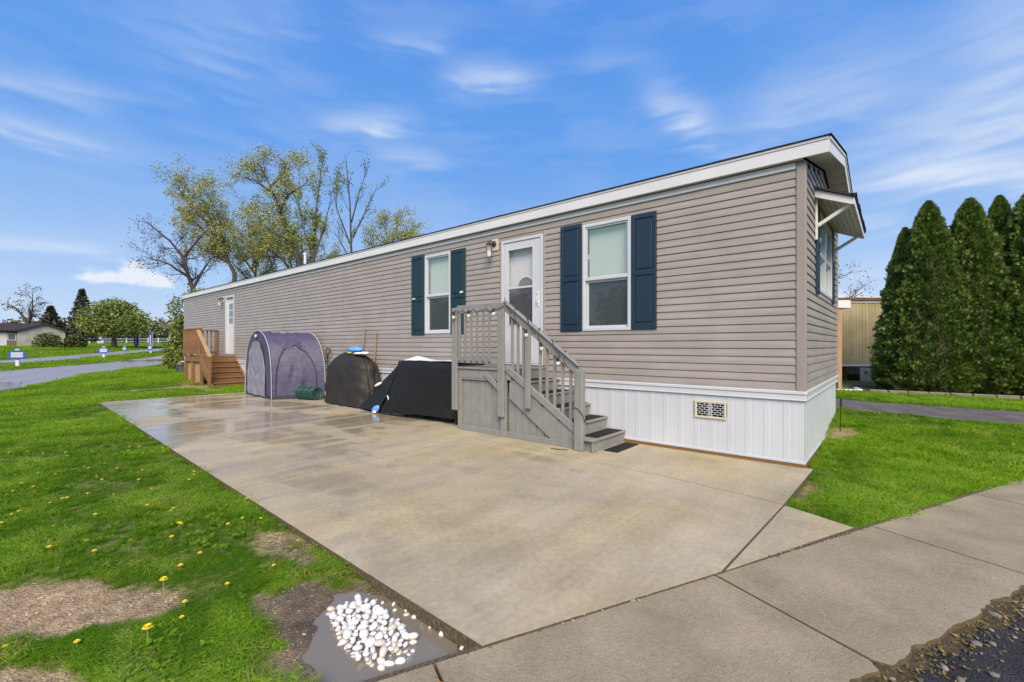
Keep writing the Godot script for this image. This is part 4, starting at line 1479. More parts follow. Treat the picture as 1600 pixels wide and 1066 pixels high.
	for k in 5:
		var y := rise * (k + 1)
		var back: float = nose[k] - 0.335
		var tr := MB.new()
		tr.span(Vector3(back, y - 0.035, 0.04), Vector3(nose[k], y, zf + (0.06 if k == 0 else -0.002)), 0.007)
		obj("tread", tr, gf, p)
		var ri := MB.new()
		ri.span(Vector3(nose[k] - 0.045, y - rise + (0.0 if k == 0 else 0.001), 0.045), Vector3(nose[k] - 0.025, y - 0.036, zf + (0.05 if k == 0 else -0.044)), 0.003)
		obj("riser", ri, gp, p)
	var rt := MB.new()
	rt.span(Vector3(-3.772, 0.905, 0.045), Vector3(-3.749, 1.048, zf - 0.045), 0.003)
	obj("riser", rt, gp, p)
	# rubber tread mats and the mat at the foot
	for k in 5:
		var m := MB.new()
		m.span(Vector3(nose[k] - 0.27, rise * (k + 1) + 0.001, 0.1), Vector3(nose[k] - 0.035, rise * (k + 1) + 0.009, 0.84), 0.002)
		tag(obj("tread_mat", m, mats.rubber), "black rubber mat on the %s step of the grey stairs" % ["lowest", "second lowest", "middle", "second highest", "highest"][k], "mat", "stair tread mats")
	var fm := MB.new()
	fm.span(Vector3(-2.24, 0.001, 0.08), Vector3(-2.03, 0.012, 0.75), 0.003)
	tag(obj("door_mat", fm, mats.rubber), "black rubber mat on the concrete at the foot of the stairs", "mat")
	# string of bulbs along the rail
	var sl := thing("string_lights", "black string of white globe bulbs wound along the porch railing", "string lights")
	var w := MB.new()
	var pts := PackedVector3Array()
	var zc := zf + 0.052
	pts.append_array([Vector3(-5.10, 2.02, zc), Vector3(-4.9, 2.05, zc + 0.02)])
	for k in 10:
		pts.push_back(Vector3(-4.85 + k * 0.09, 2.02 + 0.025 * sin(k * 2.1), zc + 0.045))
	pts.append_array([Vector3(-3.95, 2.03, zc + 0.03), Vector3(-3.82, 2.075, zc + 0.03)])
	w.tube(pts, PackedFloat32Array([0.0055]), 5)
	obj("wire", w, mats.black_metal, sl)
	var w2 := MB.new()
	var pt2 := PackedVector3Array()
	for k in 44:
		var tt := k / 43.0
		var c := ra.lerp(rb, tt)
		var a := TAU * tt * 6.0
		pt2.push_back(c + Vector3(0.05 * sin(a * 0.5), 0.045 + 0.085 * cos(a) * 1.0, 0.014 + 0.062 * sin(a)))
	w2.tube(pt2, PackedFloat32Array([0.0055]), 5)
	obj("wire", w2, mats.black_metal, sl)
	var w3 := MB.new()
	w3.tube(PackedVector3Array([Vector3(-2.62, 0.86, zf - 0.02), Vector3(-2.57, 0.72, zf + 0.05), Vector3(-2.56, 0.6, zf + 0.09), Vector3(-2.49, 0.585, zf + 0.093), Vector3(-2.42, 0.52, zf + 0.09), Vector3(-2.405, 0.40, zf + 0.03), Vector3(-2.41, 0.37, zf - 0.05)]), PackedFloat32Array([0.006]), 5)
	obj("wire", w3, mats.black_metal, sl)
	var spots := [Vector3(-4.99, 1.99, zc + 0.03), Vector3(-4.60, 2.0, zc + 0.05), Vector3(-4.36, 1.99, zc - 0.05), Vector3(-4.16, 2.0, zc - 0.05), Vector3(-4.04, 2.01, zc + 0.04), Vector3(-3.62, 1.86, zf - 0.02), Vector3(-3.40, 1.66, zc + 0.015), Vector3(-3.14, 1.46, zc - 0.02), Vector3(-2.83, 1.25, zc + 0.01)]
	for s in spots:
		var b := MB.new()
		b.tube(PackedVector3Array([s + Vector3(0, 0.03, 0), s + Vector3(0, -0.03, 0)]), PackedFloat32Array([0.016, 0.02]), 8)
		var socket := obj("socket", b, mats.black_metal, sl)
		var g := MB.new()
		g.ball(s + Vector3(0, -0.058, 0), Vector3(0.031, 0.035, 0.031), Basis.IDENTITY, 10, 7)
		obj("bulb", g, mats.bulb_white, socket)

# ---- wooden porch at the far door ---------------------------------------------------------------------------------
func build_wood_porch() -> void:
	var p := thing("wooden_porch", "small brown wooden porch with stairs at the far white door", "porch")
	var c: Material = mats.cedar
	var cf: Material = mats.cedar_flat
	var zf := 1.15
	var xa := -20.1
	var xb := -18.15
	for k in 9:
		var b := MB.new()
		b.span(Vector3(xa, 1.02, 0.04 + k * 0.124), Vector3(xb, 1.06, 0.04 + k * 0.124 + 0.115), 0.005)
		obj("deck_board", b, cf, p)
	var j := MB.new()
	j.span(Vector3(xa, 0.85, zf - 0.03), Vector3(xb, 1.015, zf + 0.01), 0.005)
	j.span(Vector3(xb - 0.03, 0.86, 0.05), Vector3(xb + 0.01, 1.015, zf - 0.031), 0.005)
	obj("rim_joist", j, c, p)
	for x in [xa + 0.02, -19.2, xb - 0.05]:
		var b := MB.new()
		b.span(Vector3(x, 0.0, zf - 0.06), Vector3(x + 0.09, 0.849, zf + 0.03), 0.006)
		obj("leg", b, c, p)
	var sk := MB.new()
	sk.span(Vector3(xa + 0.05, 0.05, zf - 0.09), Vector3(xb, 0.84, zf - 0.07))
	obj("skirt_panel", sk, mats.cedar_light, p)
	for x in [xa, -19.3, xb - 0.09]:
		var b := MB.new()
		b.span(Vector3(x, 1.061, zf - 0.03), Vector3(x + 0.09, 2.03, zf + 0.06), 0.006)
		obj("post", b, c, p)
	var ps := MB.new()
	ps.span(Vector3(xa, 1.061, 0.06), Vector3(xa + 0.09, 2.03, 0.15), 0.006)
	obj("post", ps, c, p)
	var tr := MB.new()
	tr.span(Vector3(xa - 0.02, 2.031, zf - 0.05), Vector3(xb + 0.02, 2.07, zf + 0.08), 0.006)
	tr.span(Vector3(xa - 0.02, 2.031, 0.04), Vector3(xa + 0.11, 2.07, zf - 0.051), 0.006)
	obj("top_rail", tr, c, p)
	var br := MB.new()
	br.span(Vector3(xa + 0.091, 1.13, zf - 0.005), Vector3(xb - 0.091, 1.21, zf + 0.035), 0.005)
	br.span(Vector3(xa + 0.02, 1.13, 0.151), Vector3(xa + 0.06, 1.21, zf - 0.031), 0.005)
	obj("bottom_rail", br, c, p)
	var x := xa + 0.19
	while x < xb - 0.12:
		if absf(x + 19.26) > 0.08:
			var b := MB.new()
			b.span(Vector3(x, 1.12, zf + 0.036), Vector3(x + 0.038, 2.03, zf + 0.072), 0.004)
			obj("baluster", b, c, p)
		x += 0.125
	for k in 6:
		var b := MB.new()
		b.span(Vector3(xa - 0.02, 1.12, 0.25 + k * 0.14), Vector3(xa + 0.019, 2.03, 0.29 + k * 0.14), 0.004)
		obj("baluster", b, c, p)
	var n := 5
	for k in n:
		var y := 1.06 - 0.178 * (k + 1)
		var x0 := xb + 0.24 * k
		var t := MB.new()
		t.span(Vector3(x0 + 0.011, y - 0.038, 0.06), Vector3(x0 + 0.275, y, zf), 0.006)
		obj("tread", t, mats.cedar, p)
		var r := MB.new()
		r.span(Vector3(x0 + 0.22, maxf(y - 0.18, 0.0), 0.07), Vector3(x0 + 0.242, y - 0.04, zf - 0.02), 0.004)
		obj("riser", r, cf, p)
	for zz in [zf + 0.04, 0.06]:
		var s := MB.new()
		s.prism(PackedVector2Array([Vector2(xb, 1.0), Vector2(xb + 1.33, 0.08), Vector2(xb + 1.33, 0.0), Vector2(xb + 1.1, 0.0), Vector2(xb, 0.74)]), Vector3(0, 0, zz), Vector3.RIGHT, Vector3.UP, 0.038)
		obj("stringer", s, c, p)
	var nw := MB.new()
	nw.span(Vector3(xb + 1.2, 0.0, zf + 0.042), Vector3(xb + 1.29, 1.06, zf + 0.13), 0.008)
	obj("newel_post", nw, c, p)
	var hr := MB.new()
	hr.beam(Vector3(xb - 0.02, 2.0, zf + 0.085), Vector3(xb + 1.27, 1.06, zf + 0.085), 0.04, 0.12, Vector3(0, 0, 1), 0.006)
	obj("hand_rail", hr, mats.cedar_light, p)
	var hb := MB.new()
	hb.beam(Vector3(xb - 0.02, 1.28, zf + 0.085), Vector3(xb + 1.2, 0.4, zf + 0.085), 0.08, 0.036, Vector3(0, 0, 1), 0.005)
	obj("lower_rail", hb, c, p)
	for k in 8:
		var t := (k + 0.6) / 8.6
		var b := MB.new()
		b.span(Vector3(xb + 1.22 * t - 0.02, lerpf(1.26, 0.42, t), zf + 0.042), Vector3(xb + 1.22 * t + 0.018, lerpf(1.99, 1.09, t), zf + 0.066), 0.004)
		obj("baluster", b, c, p)

# ---- things standing along the wall -------------------------------------------------------------------------------
func hoop(a: Vector3, b: Vector3, t: float, high: float) -> Vector3:
	var s := -cos(PI * t)
	var h := high * pow(maxf(sin(PI * t), 0.0), 0.58)
	return a.lerp(b, 0.5 + 0.5 * s) + Vector3(0, h, 0)

func build_yard_things() -> void:
	var f := FastNoiseLite.new()
	f.seed = 12
	f.frequency = 1.0
	f.fractal_octaves = 3
	# pop-up storage tent
	var A := Vector3(-14.1, 0.0, 1.10)
	var B := Vector3(-11.85, 0.0, 1.25)
	var C := Vector3(-11.15, 0.0, 0.15)
	var D := Vector3(-13.4, 0.0, 0.12)
	var tent := thing("storage_tent", "grey-purple pop-up storage tent standing at the wall beside the wooden porch", "tent")
	var at := func(t: float, k: float) -> Vector3:
		var p := hoop(A, B, t, 1.86).lerp(hoop(D, C, t, 1.83), k)
		var sag := 0.05 * sin(PI * k) * sin(PI * t)
		var n := Vector3(-cos(PI * t), maxf(0.2, sin(PI * t)), 0.0).normalized()
		var fold := (0.075 * f.get_noise_2d(t * 10.0 + k * 4.5, k * 1.6 - t * 3.0) + 0.03 * f.get_noise_2d(t * 24.0 + k * 9.0, 5.0 + k * 2.0)) * sin(PI * k)
		return p - n * (sag - fold)
	var rows: Array = []
	for i in 25:
		var row := PackedVector3Array()
		for j in 41:
			row.push_back(at.call(j / 40.0, i / 24.0))
		rows.push_back(row)
	var mb := MB.new()
	mb.surf(rows, true)
	obj("shell", mb, mats.tent, tent)
	for e in 2:
		var r2: Array = []
		for i in 9:
			var row := PackedVector3Array()
			for j in 41:
				var top: Vector3 = at.call(j / 40.0, float(e))
				var lo := Vector3(top.x, 0.0, top.z)
				var p := lo.lerp(top, i / 8.0)
				p.z += (0.02 * f.get_noise_2d(p.x * 3.0, p.y * 2.0 + 5.0)) * (1.0 if e == 0 else -1.0) * sin(PI * i / 8.0)
				row.push_back(p)
			r2.push_back(row)
		var m2 := MB.new()
		m2.surf(r2, e == 1)
		obj("end_wall", m2, mats.tent, tent)
	var r3: Array = []
	for i in 13:
		var row := PackedVector3Array()
		for j in 25:
			var s := lerpf(-0.76, 0.60, j / 24.0)
			var q := (s + 0.08) / 0.68
			var h := 1.52 * pow(maxf(0.0, 1.0 - pow(absf(q), 3.2)), 0.5) + 0.05
			var g := A.lerp(B, 0.5 + 0.5 * s)
			var y := lerpf(0.05, h, i / 12.0)
			row.push_back(g + Vector3(0, y, 0.035 + 0.045 * f.get_noise_2d(s * 2.2 + y * 1.6, y * 2.5 - s * 1.2)))
		r3.push_back(row)
	var pm := MB.new()
	pm.surf(r3, false)
	obj("door_panel", pm, mats.tent_panel, tent)
	for e in 2:
		var pts := PackedVector3Array()
		for j in 41:
			var p: Vector3 = at.call(j / 40.0, float(e))
			pts.push_back(p + Vector3(0.012, 0.006, 0.02 if e == 0 else -0.01))
		var tb := MB.new()
		tb.tube(pts, PackedFloat32Array([0.012]), 6)
		obj("hoop_piping", tb, mats.piping, tent)
	var arch := PackedVector3Array()
	for j in 30:
		var k := lerpf(0.06, 0.86, j / 29.0)
		var h := 0.05 + 1.42 * pow(sin(PI * clampf(j / 29.0, 0.0, 1.0)), 0.32)
		var t := 1.0 - asin(pow(minf(h / 1.86, 1.0), 1.0 / 0.58)) / PI
		arch.push_back(at.call(t, k) + Vector3(0.012, 0.004, 0.0))
	var za := MB.new()
	za.tube(arch, PackedFloat32Array([0.014]), 5)
	obj("door_zip", za, mats.tent_dark, tent)
	var hem := MB.new()
	hem.beam(A + Vector3(0, 0.05, 0.012), B + Vector3(0.012, 0.05, 0.012), 0.10, 0.012, Vector3(0, 0, 1))
	hem.beam(B + Vector3(0.012, 0.05, 0), C + Vector3(0.012, 0.05, 0), 0.10, 0.012, Vector3(1, 0, 0))
	obj("hem", hem, mats.tent_dark, tent)
	var lg := MB.new()
	lg.ball(Vector3(-13.05, 1.72, 1.215), Vector3(0.085, 0.05, 0.012), Basis.IDENTITY, 12, 6)
	obj("badge", lg, mats.white_paint, tent)
	# something with a looped black handle between tent and grill
	var hd := thing("handle_frame", "black looped metal handle sticking up behind the tent", "handle")
	var hm := MB.new()
	hm.tube(PackedVector3Array([Vector3(-11.12, 0.0, 0.09), Vector3(-11.1, 0.7, 0.09), Vector3(-11.12, 1.12, 0.09), Vector3(-11.2, 1.3, 0.09), Vector3(-11.1, 1.38, 0.1), Vector3(-10.92, 1.36, 0.12), Vector3(-10.9, 1.28, 0.13), Vector3(-11.03, 1.2, 0.11), Vector3(-11.1, 1.1, 0.09)]), PackedFloat32Array([0.016]), 6)
	obj("loop", hm, mats.black_metal, hd)
	# coil of garden hose
	var hs := MB.new()
	var pts := PackedVector3Array()
	var rr := RandomNumberGenerator.new()
	rr.seed = 4
	for i in 190:
		var a := TAU * i / 19.0
		var k := i / 189.0
		pts.push_back(Vector3(-11.42 + 0.62 * k, 0.175 + (0.15 + 0.015 * sin(k * 23.0)) * sin(a), 0.72 - 0.22 * k + 0.15 * cos(a)))
	hs.tube(pts, PackedFloat32Array([0.019]), 6)
	tag(obj("garden_hose", hs, mats.hose), "coiled dark green garden hose lying between the tent and the grill cover", "hose")
	# covered grill
	var gr := thing("covered_grill", "barbecue grill under a tall rounded black fabric cover", "grill", Vector3(-9.33, 0, 0.38))
	var g := MB.new()
	var gp: Array = []
	for i in 27:
		var t := i / 26.0
		var row := PackedVector3Array()
		for j in 73:
			var a := TAU * j / 72.0
			var ca := cos(a)
			var sa := sin(a)
			var n := 3.4
			var k := pow(pow(absf(ca), n) + pow(absf(sa), n), -1.0 / n)
			var shrink := 1.0
			var y := 0.0
			if t < 0.66:
				y = 0.02 + 0.93 * t / 0.66
				shrink = 1.0 - 0.13 * pow(t / 0.66, 1.5)
			else:
				var q := (t - 0.66) / 0.34
				shrink = 0.87 * pow(1.0 - q, 0.8)
				y = 0.95 + 0.36 * pow(sin(q * PI * 0.5), 0.85)
			var fold := (0.07 * f.get_noise_2d(cos(a) * 2.6, sin(a) * 2.6 + 9.0) + 0.03 * f.get_noise_2d(cos(a) * 7.0, sin(a) * 7.0 + 4.0)) * (1.05 - t)
			fold += 0.10 * f.get_noise_3d(ca * 1.8, y * 2.2, sa * 1.8 + 20.0) * (1.0 - t * t)
			var p := Vector3(ca * k * 0.99 * (shrink + fold), y, sa * k * 0.335 * (shrink + fold * 1.6))
			p.y -= 0.05 * absf(p.x + 0.1) * ss(0.6, 0.9, t)
			if t < 0.02:
				p.y += 0.03 * f.get_noise_2d(a * 3.0, 3.0)
			row.push_back(p)
		gp.push_back(row)
	g.surf(gp, true)
	obj("cover", g, mats.black_cover, gr)
	for sx in [-0.7, 0.7]:
		for sz in [-0.2, 0.2]:
			var l := MB.new()
			l.tube(PackedVector3Array([Vector3(sx, 0.0, sz), Vector3(sx, 0.6, sz)]), PackedFloat32Array([0.02]), 6)
			obj("leg", l, mats.black_metal, gr)
	var bg := MB.new()
	bg.ball(Vector3(-9.12, 1.35, 0.42), Vector3(0.23, 0.075, 0.14), Basis(Vector3.UP, 0.3), 14, 8, 0.08, 3)
	tag(obj("blue_float", bg, mats.blue_plastic), "light blue plastic float lying on top of the black grill cover", "float")
	var b2 := MB.new()
	b2.ball(Vector3(-8.72, 1.265, 0.42), Vector3(0.17, 0.04, 0.1), Basis(Vector3.UP, -0.2), 14, 6, 0.15, 5)
	b2.ball(Vector3(-8.85, 1.262, 0.5), Vector3(0.13, 0.03, 0.08), Basis(Vector3.UP, 0.4), 10, 6, 0.2, 6)
	tag(obj("crumpled_cloth", b2, mats.white_sheet), "crumpled white cloth on the grill cover beside the blue float", "cloth")
	var b3 := MB.new()
	b3.ball(Vector3(-9.2, 1.275, 0.52), Vector3(0.09, 0.025, 0.05), Basis(Vector3.UP, 0.2), 10, 6, 0.15, 9)
	tag(obj("lime_scrap", b3, mats.lime), "small lime green scrap at the left edge of the blue float", "scrap")
	for s in [[Vector3(-9.62, 0.0, 0.05), Vector3(-9.29, 1.88, 0.06), "thin wooden pole leaning left behind the grill cover"], [Vector3(-8.98, 0.0, 0.06), Vector3(-8.78, 1.80, 0.07), "thin wooden pole leaning right behind the grill cover"]]:
		var m := MB.new()
		m.tube(PackedVector3Array([s[0], (s[0] as Vector3).lerp(s[1], 0.5), s[1]]), PackedFloat32Array([0.017, 0.017, 0.015]), 7)
		tag(obj("wooden_pole", m, mats.stick), s[2], "pole", "poles against the wall")
	# tarp-covered table
	var tb := thing("covered_table", "long table under a black tarp that sweeps out to the left", "table", Vector3(-6.5, 0, 0))
	var tops: Array[Vector3] = []
	var lows: Array[Vector3] = []
	var corners := [[Vector3(-0.45, 1.13, 0.74), Vector3(-0.95, 0.03, 0.84)], [Vector3(-0.02, 1.13, 0.77), Vector3(-0.4, 0.06, 0.84)], [Vector3(0.4, 1.12, 0.77), Vector3(0.25, 0.1, 0.78)], [Vector3(1.36, 1.11, 0.76), Vector3(1.36, 0.12, 0.74)], [Vector3(1.38, 1.11, 0.10), Vector3(1.38, 0.24, 0.06)], [Vector3(-0.4, 1.13, 0.08), Vector3(-0.9, 0.2, 0.03)], [Vector3(-0.5, 1.13, 0.2), Vector3(-1.65, 0.03, 0.3)], [Vector3(-0.52, 1.13, 0.5), Vector3(-1.95, 0.015, 0.72)]]
	for i in corners.size():
		var c0: Array = corners[i]
		var c1: Array = corners[(i + 1) % corners.size()]
		var m := 10
		for q in m:
			tops.push_back((c0[0] as Vector3).lerp(c1[0], float(q) / m))
			lows.push_back((c0[1] as Vector3).lerp(c1[1], float(q) / m))
	tops.push_back(tops[0])
	lows.push_back(lows[0])
	var tp: Array = []
	for i in 3:
		var row := PackedVector3Array()
		for j in tops.size():
			row.push_back(Vector3(0.45, 1.135, 0.43).lerp(tops[j] + Vector3(0, 0.004, 0), i / 2.6 + 0.02))
		tp.push_back(row)
	for i in 15:
		var t := i / 14.0
		var row := PackedVector3Array()
		for j in tops.size():
			var a := tops[j]
			var b := lows[j]
			var sag := pow(t, 0.75)
			var far := Vector2(b.x - a.x, b.z - a.z).length()
			var p := Vector3(lerpf(a.x, b.x, pow(t, lerpf(1.5, 0.95, minf(far, 1.0)))), lerpf(a.y, b.y, lerpf(sag, pow(t, 1.15), minf(far, 1.0))), lerpf(a.z, b.z, t))
			var out := Vector3(b.x - a.x, 0, b.z - a.z)
			out = out.normalized() if far > 0.05 else Vector3(0, 0, 1 if a.z > 0.4 else -1)
			var wv := sin(j * 0.8 + 3.0 * f.get_noise_1d(j * 0.2)) * 0.075 * minf(1.0, far * 1.3 + 0.25) * t
			wv += 0.07 * f.get_noise_2d(j * 0.22, t * 2.0) * t
			p += out * wv + Vector3(0, absf(wv) * 0.5 * minf(far, 1.0), 0)
			p.y = maxf(p.y, 0.012)
			p.z = maxf(p.z, 0.04)
			row.push_back(p)
		tp.push_back(row)
	var tm := MB.new()
	tm.surf(tp, false)
	obj("tarp", tm, mats.tarp, tb)
	for lx in [-0.3, 1.2]:
		for lz in [0.14, 0.66]:
			var l := MB.new()
			l.span(Vector3(lx - 0.02, 0.0, lz - 0.02), Vector3(lx + 0.02, 1.1, lz + 0.02))
			obj("leg", l, mats.black_metal, tb)
	var lr := MB.new()
	lr.span(Vector3(-0.3, 0.12, 0.64), Vector3(1.2, 0.15, 0.67))
	obj("lower_bar", lr, mats.black_metal, tb)
	var tt := MB.new()
	tt.span(Vector3(-0.44, 1.06, 0.11), Vector3(1.35, 1.105, 0.74), 0.01)
	obj("table_top", tt, mats.black_metal, tb)
	var sh: Array = []
	for i in 9:
		var row := PackedVector3Array()
		for j in 25:
			var x := lerpf(-7.02, -5.2, j / 24.0)
			var z := lerpf(0.16, 0.64, i / 8.0)
			var y := 1.148 + 0.08 * exp(-pow((x + 6.75) / 0.2, 2.0)) * sin(PI * clampf(i / 8.0 + 0.05, 0.0, 1.0)) + 0.012 * f.get_noise_2d(x * 2.0, z * 4.0)
			if j == 0:
				y = 1.12
			row.push_back(Vector3(x, y, z))
		sh.push_back(row)
	var sm := MB.new()
	sm.surf(sh, true)
	tag(obj("white_sheet", sm, mats.white_sheet), "white plastic sheet spread on top of the black tarp", "sheet")
	var w1 := MB.new()
	w1.ball(Vector3(-7.74, 0.60, 0.70), Vector3(0.11, 0.035, 0.07), Basis.from_euler(Vector3(0.2, 0.3, 0.45)), 12, 6, 0.1, 2)
	tag(obj("white_bag", w1, mats.white_sheet), "small white plastic bag on the tarp's left slope", "bag")
	var w2 := MB.new()
	w2.ball(Vector3(-7.66, 0.085, 0.80), Vector3(0.12, 0.075, 0.06), Basis.from_euler(Vector3(0.0, 0.3, 0.5)), 12, 6, 0.12, 4)
	tag(obj("blue_bag", w2, mats.blue_plastic), "light blue plastic bag at the foot of the black tarp", "bag")
	var w3 := MB.new()
	w3.ball(Vector3(-7.62, 0.035, 0.87), Vector3(0.06, 0.03, 0.04), Basis.IDENTITY, 10, 5, 0.15, 7)
	tag(obj("paper_scrap", w3, mats.white_sheet), "scrap of white paper on the concrete beside the blue bag", "paper")
	var w4 := MB.new()
	w4.beam(Vector3(-7.26, 0.40, 0.80), Vector3(-7.15, 0.34, 0.84), 0.035, 0.012, Vector3(0, 0, 1), 0.003)
	obj("tarp_strap", w4, mats.white_sheet, null)
	tag(get_child(get_child_count() - 1), "short white strap on the front of the black tarp", "strap")
	# things at the far end of the home
	var ac := thing("grey_cabinet", "low grey metal equipment box at the home's far end", "box", Vector3(-25.75, 0.13, -0.25))
	var am := MB.new()
	am.span(Vector3(-0.35, 0, -0.3), Vector3(0.35, 0.36, 0.3), 0.03)
	obj("housing", am, mats.ac_grey, ac)
	var al := MB.new()
	al.span(Vector3(-0.37, 0.361, -0.32), Vector3(0.37, 0.40, 0.32), 0.015)
	obj("lid", al, mats.ac_grey, ac)
	for k in 5:
		var sl := MB.new()
		sl.span(Vector3(-0.28, 0.07 + k * 0.055, 0.301), Vector3(0.28, 0.09 + k * 0.055, 0.312))
		obj("louvre", sl, mats.black_metal, ac)
	var pipe := MB.new()
	pipe.tube(PackedVector3Array([Vector3(-24.82, 0.68, -0.2), Vector3(-25.6, 0.66, -0.22), Vector3(-26.4, 0.64, -0.25), Vector3(-26.45, 0.1, -0.25)]), PackedFloat32Array([0.04]), 8)
	tag(obj("drain_pipe", pipe, mats.white_paint), "white plastic pipe running from the home's far corner", "pipe")
	# rod in the right lawn
	var st := thing("garden_stake", "thin black garden stake with a thicker tip beside the white skirting", "stake", Vector3(0.17, height(0.17, -2.39), -2.39))
	var s1 := MB.new()
	s1.tube(PackedVector3Array([Vector3(0, -0.03, 0), Vector3(0.01, 0.42, 0)]), PackedFloat32Array([0.007]), 6)
	obj("rod", s1, mats.black_metal, st)
	var s2 := MB.new()
	s2.tube(PackedVector3Array([Vector3(0.01, 0.40, 0), Vector3(0.012, 0.52, 0)]), PackedFloat32Array([0.016]), 8)
	obj("tip", s2, mats.black_metal, st)
	var tw := MB.new()
	tw.tube(PackedVector3Array([Vector3(-2.86, 0.006, 1.12), Vector3(-2.75, 0.008, 1.12), Vector3(-2.62, 0.006, 1.05)]), PackedFloat32Array([0.007, 0.009, 0.004]), 5)
	tag(obj("twig", tw, mats.bark), "short brown twig on the concrete in front of the stairs", "twig")
	var lf := MB.new()
	lf.surf([PackedVector3Array([Vector3(-0.70, -0.012, 5.04), Vector3(-0.685, -0.004, 5.03), Vector3(-0.66, -0.012, 5.01)]), PackedVector3Array([Vector3(-0.69, -0.012, 5.06), Vector3(-0.672, -0.008, 5.045), Vector3(-0.655, -0.012, 5.03)])], true)
	tag(obj("fallen_leaf", lf, mat("orange_leaf", lin(0.5, 0.16, 0.03), 0.7)), "small orange leaf on the pavement by the puddle", "leaf")

# ---- pebbles ------------------------------------------------------------------------------------------------------
func build_pebbles() -> void:
	var shapes: Array = []
	for k in 5:
		var mb := MB.new()
		mb.ball(Vector3.ZERO, Vector3(1.0, 0.66 + 0.06 * (k % 3), 0.74 + 0.05 * (k % 2)), Basis.IDENTITY, 8, 5, 0.10, k)
		shapes.push_back(mb.mesh())
	var tones: Array = []
	for k in 4:
		tones.push_back(mat("pebble_%d" % k, [lin(0.80, 0.80, 0.78), lin(0.76, 0.74, 0.70), lin(0.66, 0.60, 0.50), lin(0.86, 0.86, 0.85)][k], 0.38, tex["fine"], 0.12))
	var poly := PackedVector2Array([Vector2(-1.69, 5.02), Vector2(-1.65, 4.84), Vector2(-1.4, 4.825), Vector2(-1.23, 4.835), Vector2(-1.05, 4.86), Vector2(-0.97, 4.96), Vector2(-1.02, 5.08), Vector2(-1.15, 5.14), Vector2(-1.38, 5.10)])
	var rr := RandomNumberGenerator.new()
	rr.seed = 99
	var put: Array = []   # [x, z, r, top]
	var tries := 0
	var lay := [[190, 0.74, 0.0], [90, 0.76, 1.0]]
	for l in lay:
		var n := 0
		tries = 0
		while n < l[0] and tries < 9000:
			tries += 1
			var p := Vector2(rr.randf_range(-1.72, -0.95), rr.randf_range(4.8, 5.16))
			if not Geometry2D.is_point_in_polygon(p, poly):
				continue
			var r := 0.014 + 0.018 * pow(rr.randf(), 0.8)
			if l[2] > 0.0 and p.distance_to(Vector2(-1.32, 4.97)) > 0.27:
				continue
			var ok := true
			var y := -0.1 + rr.randf_range(-0.006, 0.006) if l[2] == 0.0 else -0.068
			for q in put:
				var d := p.distance_to(Vector2(q[0], q[1]))
				if q[3] == l[2] and d < (r + q[2]) * l[1]:
					ok = false
					break
			if not ok:
				continue
			put.push_back([p.x, p.y, r, l[2]])
			n += 1
			pebble(shapes, tones, Vector3(p.x, y + r * 0.7, p.y), r, rr, "%s " + ("large" if r > 0.026 else "small" if r < 0.019 else "medium") + " pebble " + ("on top of the pile" if l[2] > 0.0 else "at the foot of the pile") + (", left end" if p.x < -1.42 else ", right end" if p.x > -1.18 else ", middle"), "pebbles piled in the puddle")
	for s in [Vector2(-1.43, 4.735), Vector2(-1.32, 4.73), Vector2(-1.29, 4.745), Vector2(-1.24, 4.735), Vector2(-1.17, 4.73), Vector2(-1.15, 4.75), Vector2(-1.10, 4.735), Vector2(-1.08, 4.745), Vector2(-1.0, 4.735), Vector2(-0.83, 4.755), Vector2(-0.80, 4.77), Vector2(-1.55, 4.775), Vector2(-1.49, 4.77), Vector2(-1.38, 4.765)]:
		pebble(shapes, tones, Vector3(s.x, height(s.x, s.y) + 0.008, s.y), rr.randf_range(0.009, 0.022), rr, "stray white pebble lying along the driveway edge", "stray pebbles along the slab")

func pebble(shapes: Array, tones: Array, at: Vector3, r: float, rr: RandomNumberGenerator, label: String, group: String) -> void:
	var k := rr.randf()
	var o := obj("white_pebble", shapes[rr.randi() % 5], tones[3 if k < 0.35 else 0 if k < 0.75 else 1 if k < 0.9 else 2], null, Transform3D(Basis.from_euler(Vector3(rr.randf_range(-0.35, 0.35), rr.randf() * TAU, rr.randf_range(-0.35, 0.35))).scaled_local(Vector3(r * rr.randf_range(0.85, 1.3), r * rr.randf_range(0.8, 1.15), r * rr.randf_range(0.8, 1.1))), at))
	tag(o, label % [["bright white", "white", "off-white", "tan"][0 if k < 0.35 else 1 if k < 0.75 else 2 if k < 0.9 else 3]] if label.contains("%s") else label, "pebble", group)

